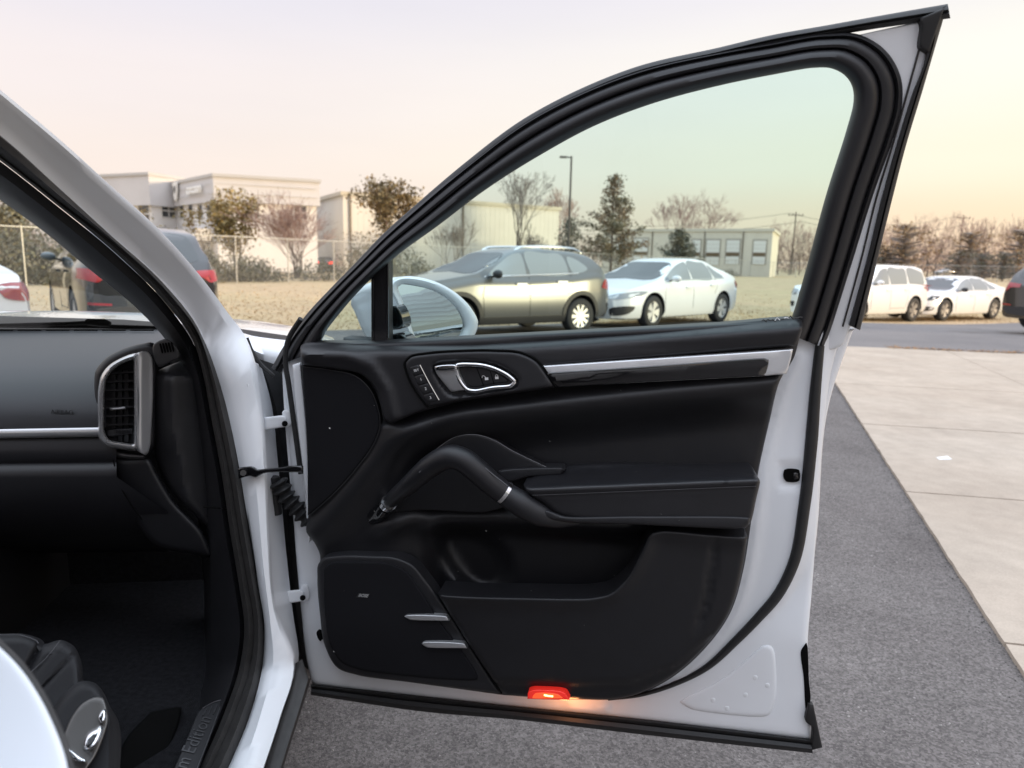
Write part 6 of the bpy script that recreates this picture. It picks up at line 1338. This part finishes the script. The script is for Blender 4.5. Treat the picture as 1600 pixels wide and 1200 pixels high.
ctl = panel('seat_control_plate', [(98, 1152, True), (112, 1120), (130, 1098), (150, 1089), (160, 1090), (166, 1104), (169, 1122), (162, 1150), (146, 1186), (136, 1200), (112, 1235), (96, 1190)], SS, .047, mat('satin_panel', (.13, .125, .12), .35, metal=.6), suv, rnd=3, rm=.003, thick=.012, cone=True, step=6)
panel('seat_switch', [(128, 1165), (133, 1148), (142, 1140), (150, 1136), (158, 1130), (162, 1136), (158, 1152), (150, 1166), (138, 1174), (130, 1172)], SS, .060, M_chr, ctl, rnd=6, rm=.014, thick=.015, cone=True, step=4, seg=4)
panel('seat_switch', [(152, 1122), (160, 1108), (165, 1108), (166, 1116), (162, 1128), (156, 1130)], SS, .058, M_chr, ctl, rnd=3, rm=.008, thick=.012, cone=True, step=3, seg=3)
panel('seat_lever', [(104, 1170), (108, 1167), (120, 1176), (136, 1188), (134, 1192), (116, 1190), (106, 1184)], SS, .060, M_chr, ctl, rnd=3, rm=.008, thick=.012, cone=True, step=3, seg=3)
def stl(name, pts, w, parent): 
    mb = MB(); C = crom(pts, 2.6, False)[:, :2]
    for a, b in zip(C[:-1], C[1:]): mb.bar(SS.pt(*a, w), SS.pt(*(a+(b-a)*.62), w), .0007, n=4)
    mb.build(name, M_stitch, parent, kind='stuff')
stl('stitching', [(94, 1001), (70, 1030), (46, 1052)], .004, seat); stl('stitching', [(0, 992), (34, 993), (58, 1002), (60, 1006)], -.004, seat)
# ---- centre pillar beside the camera: white, rounded, with its grey edge seal
SB = Surf(lambda x, y, w: D(x, y, .46+(1100-y)*.00035-w), np.array([.2, -.93, .2])/np.linalg.norm([.2, -.95, 0.]))
arc = [(-60, 962), (0, 1012), (32, 1045), (60, 1086), (84, 1134), (101, 1180), (112, 1230)]
panel('centre_pillar', [(-60, 965, True), *arc[1:-1], (112, 1236, True), (-60, 1236, True)], SB, 0, mat('pillar_paint', (.74, .77, .82), .38, coat=.3, coat_rough=.2), suv, rnd=14, rm=.0015, thick=.006, cone=True, step=10)
tube('pillar_edge_seal', [SB.pt(x+2.5, y-1, -.006) for x, y in crom(arc, 6, False)[:, :2]], .0030, M_rubg, suv, 8)
# ---- the rest of the body: floor, bulkhead, roof, far side, so the cabin is enclosed
def cbox(mb, s0, s1, t0, t1, z0, z1):
    V = [car(s, t, z) for z in (z0, z1) for s, t in ((s0, t0), (s1, t0), (s1, t1), (s0, t1))]
    mb.add(V, [(0, 1, 2, 3), (4, 7, 6, 5), (0, 4, 5, 1), (1, 5, 6, 2), (2, 6, 7, 3), (3, 7, 4, 0)])
m_ = MB(); cbox(m_, -3.3, .55, -1.86, -.13, .34, .40); m_.build('floor', M_carpet, suv)
m_ = MB(); cbox(m_, .50, .56, -1.86, -.10, .36, 1.02); m_.build('bulkhead', M_carpet, suv)
m_ = MB(); cbox(m_, -.9, .5, -1.05, -.72, .40, .72); m_.build('centre_console', M_soft, suv)
rows = []
for s in np.linspace(0, 1, 14):
    S_ = -3.2+2.55*s; zr = 1.66+.05*math.sin(math.pi*min(1, .25+.7*s))-.10*max(0, s-.75)*2
    rows.append([car(S_, t, z+zr) for t, z in ((-1.66, -.16), (-1.60, -.06), (-1.4, .0), (-.97, .03), (-.55, .0), (-.38, -.05), (-.31, -.12))])
lf = loft('roof', rows, P_w, suv, 60); lf2 = loft('headliner', [[p-np.array([0, 0, .04]) for p in r] for r in rows], mat('headliner_cloth', (.08, .08, .085), .9), suv, 60)
m_ = MB(); cbox(m_, -3.2, .5, -1.93, -1.86, .38, 1.08); m_.build('far_door', P_w, suv)
m_ = MB(); cbox(m_, -3.2, .45, -1.855, -1.84, .42, 1.06); m_.build('far_door_trim', M_soft, suv)
m_ = MB(); cbox(m_, -1.55, -1.42, -1.86, -1.70, 1.06, 1.62); cbox(m_, -3.25, -2.7, -1.86, -1.66, 1.06, 1.62); m_.build('far_pillars', M_soft, suv, kind='stuff')
m_ = MB(); cbox(m_, -3.35, -3.2, -1.86, -.1, .38, 1.1); m_.build('tailgate', P_w, suv)
m_ = MB(); cbox(m_, -3.33, -3.29, -1.66, -.30, 1.1, 1.60); m_.build('tailgate_glass', M_cglass, suv)
# rear door, rear quarter and their glass; front and rear wheels
def side_rows(s0, s1, n, f): return [[car(s, t, z) for t, z in f(s)] for s in np.linspace(s0, s1, n)]
def arch(s): d = abs(s+2.06); return .38 if d > .43 else .37+math.sqrt(.43**2-d*d)
lower = lambda s: [(-.05, arch(s)), (-.012, arch(s)+.03), (.004, max(.62, arch(s)+.05)), (.008, max(.80, arch(s)+.08)), (-.002, .98), (-.02, 1.05), (-.055, 1.09)]
upper = lambda s: [(-.058, 1.095), (-.13, 1.28), (-.24, 1.50)]
loft('rear_door', side_rows(-1.14, -1.98, 14, lower), P_w, suv, 60); loft('rear_quarter', side_rows(-1.99, -3.36, 24, lower), P_w, suv, 60)
loft('rear_side_glass', side_rows(-1.18, -2.9, 8, upper), M_cglass, suv, 60)
wt = side_rows(-1.14, -3.36, 8, lambda s: [(-.245, 1.50), (-.27, 1.56), (-.30, 1.60)]); loft('roof_side', wt, P_w, suv, 60)
wt_, wr_, wd_ = wheel_meshes(.375, .27, 5, M_rim)
for s_ in (.86, -2.06):
    for t_, a_ in ((-.16, math.pi), (-1.78, 0)):
        M_ = Matrix.Translation(Vector(car(s_, t_, .375))) @ Matrix.Rotation(math.radians(90+7.8), 4, 'Z') @ Matrix.Rotation(a_, 4, 'Z')
        w_ = None
        for nm_, me_ in (('wheel', wt_), ('rim', wr_), ('brake_disc', wd_)):
            m2_ = me_.copy(); m2_.transform(M_); o_ = ob(nm_, m2_, w_ or suv); w_ = w_ or o_
dm = MB()
for k in range(26):
    x, y = rng.uniform(500, 1150), rng.uniform(600, 1070)
    if inside(np.array([[x, y]]), TRIM_IN)[0]:
        p0 = door_pt(x, y, .1265 if (830 < x < 1175 and 745 < y < 815) else (.100 if y > 945 and x > 760 else .080)); r0_ = rng.uniform(.0003, .0007); dm.bar(p0, p0+DU*r0_*rng.uniform(1, 4)+np.array([0, 0, r0_*rng.uniform(-2, 2)]), r0_*.6, n=4)
dm.build('dust_specks', mat('dust', (.35, .34, .32), .8), door, kind='stuff')
rebase(_before_suv, suv)
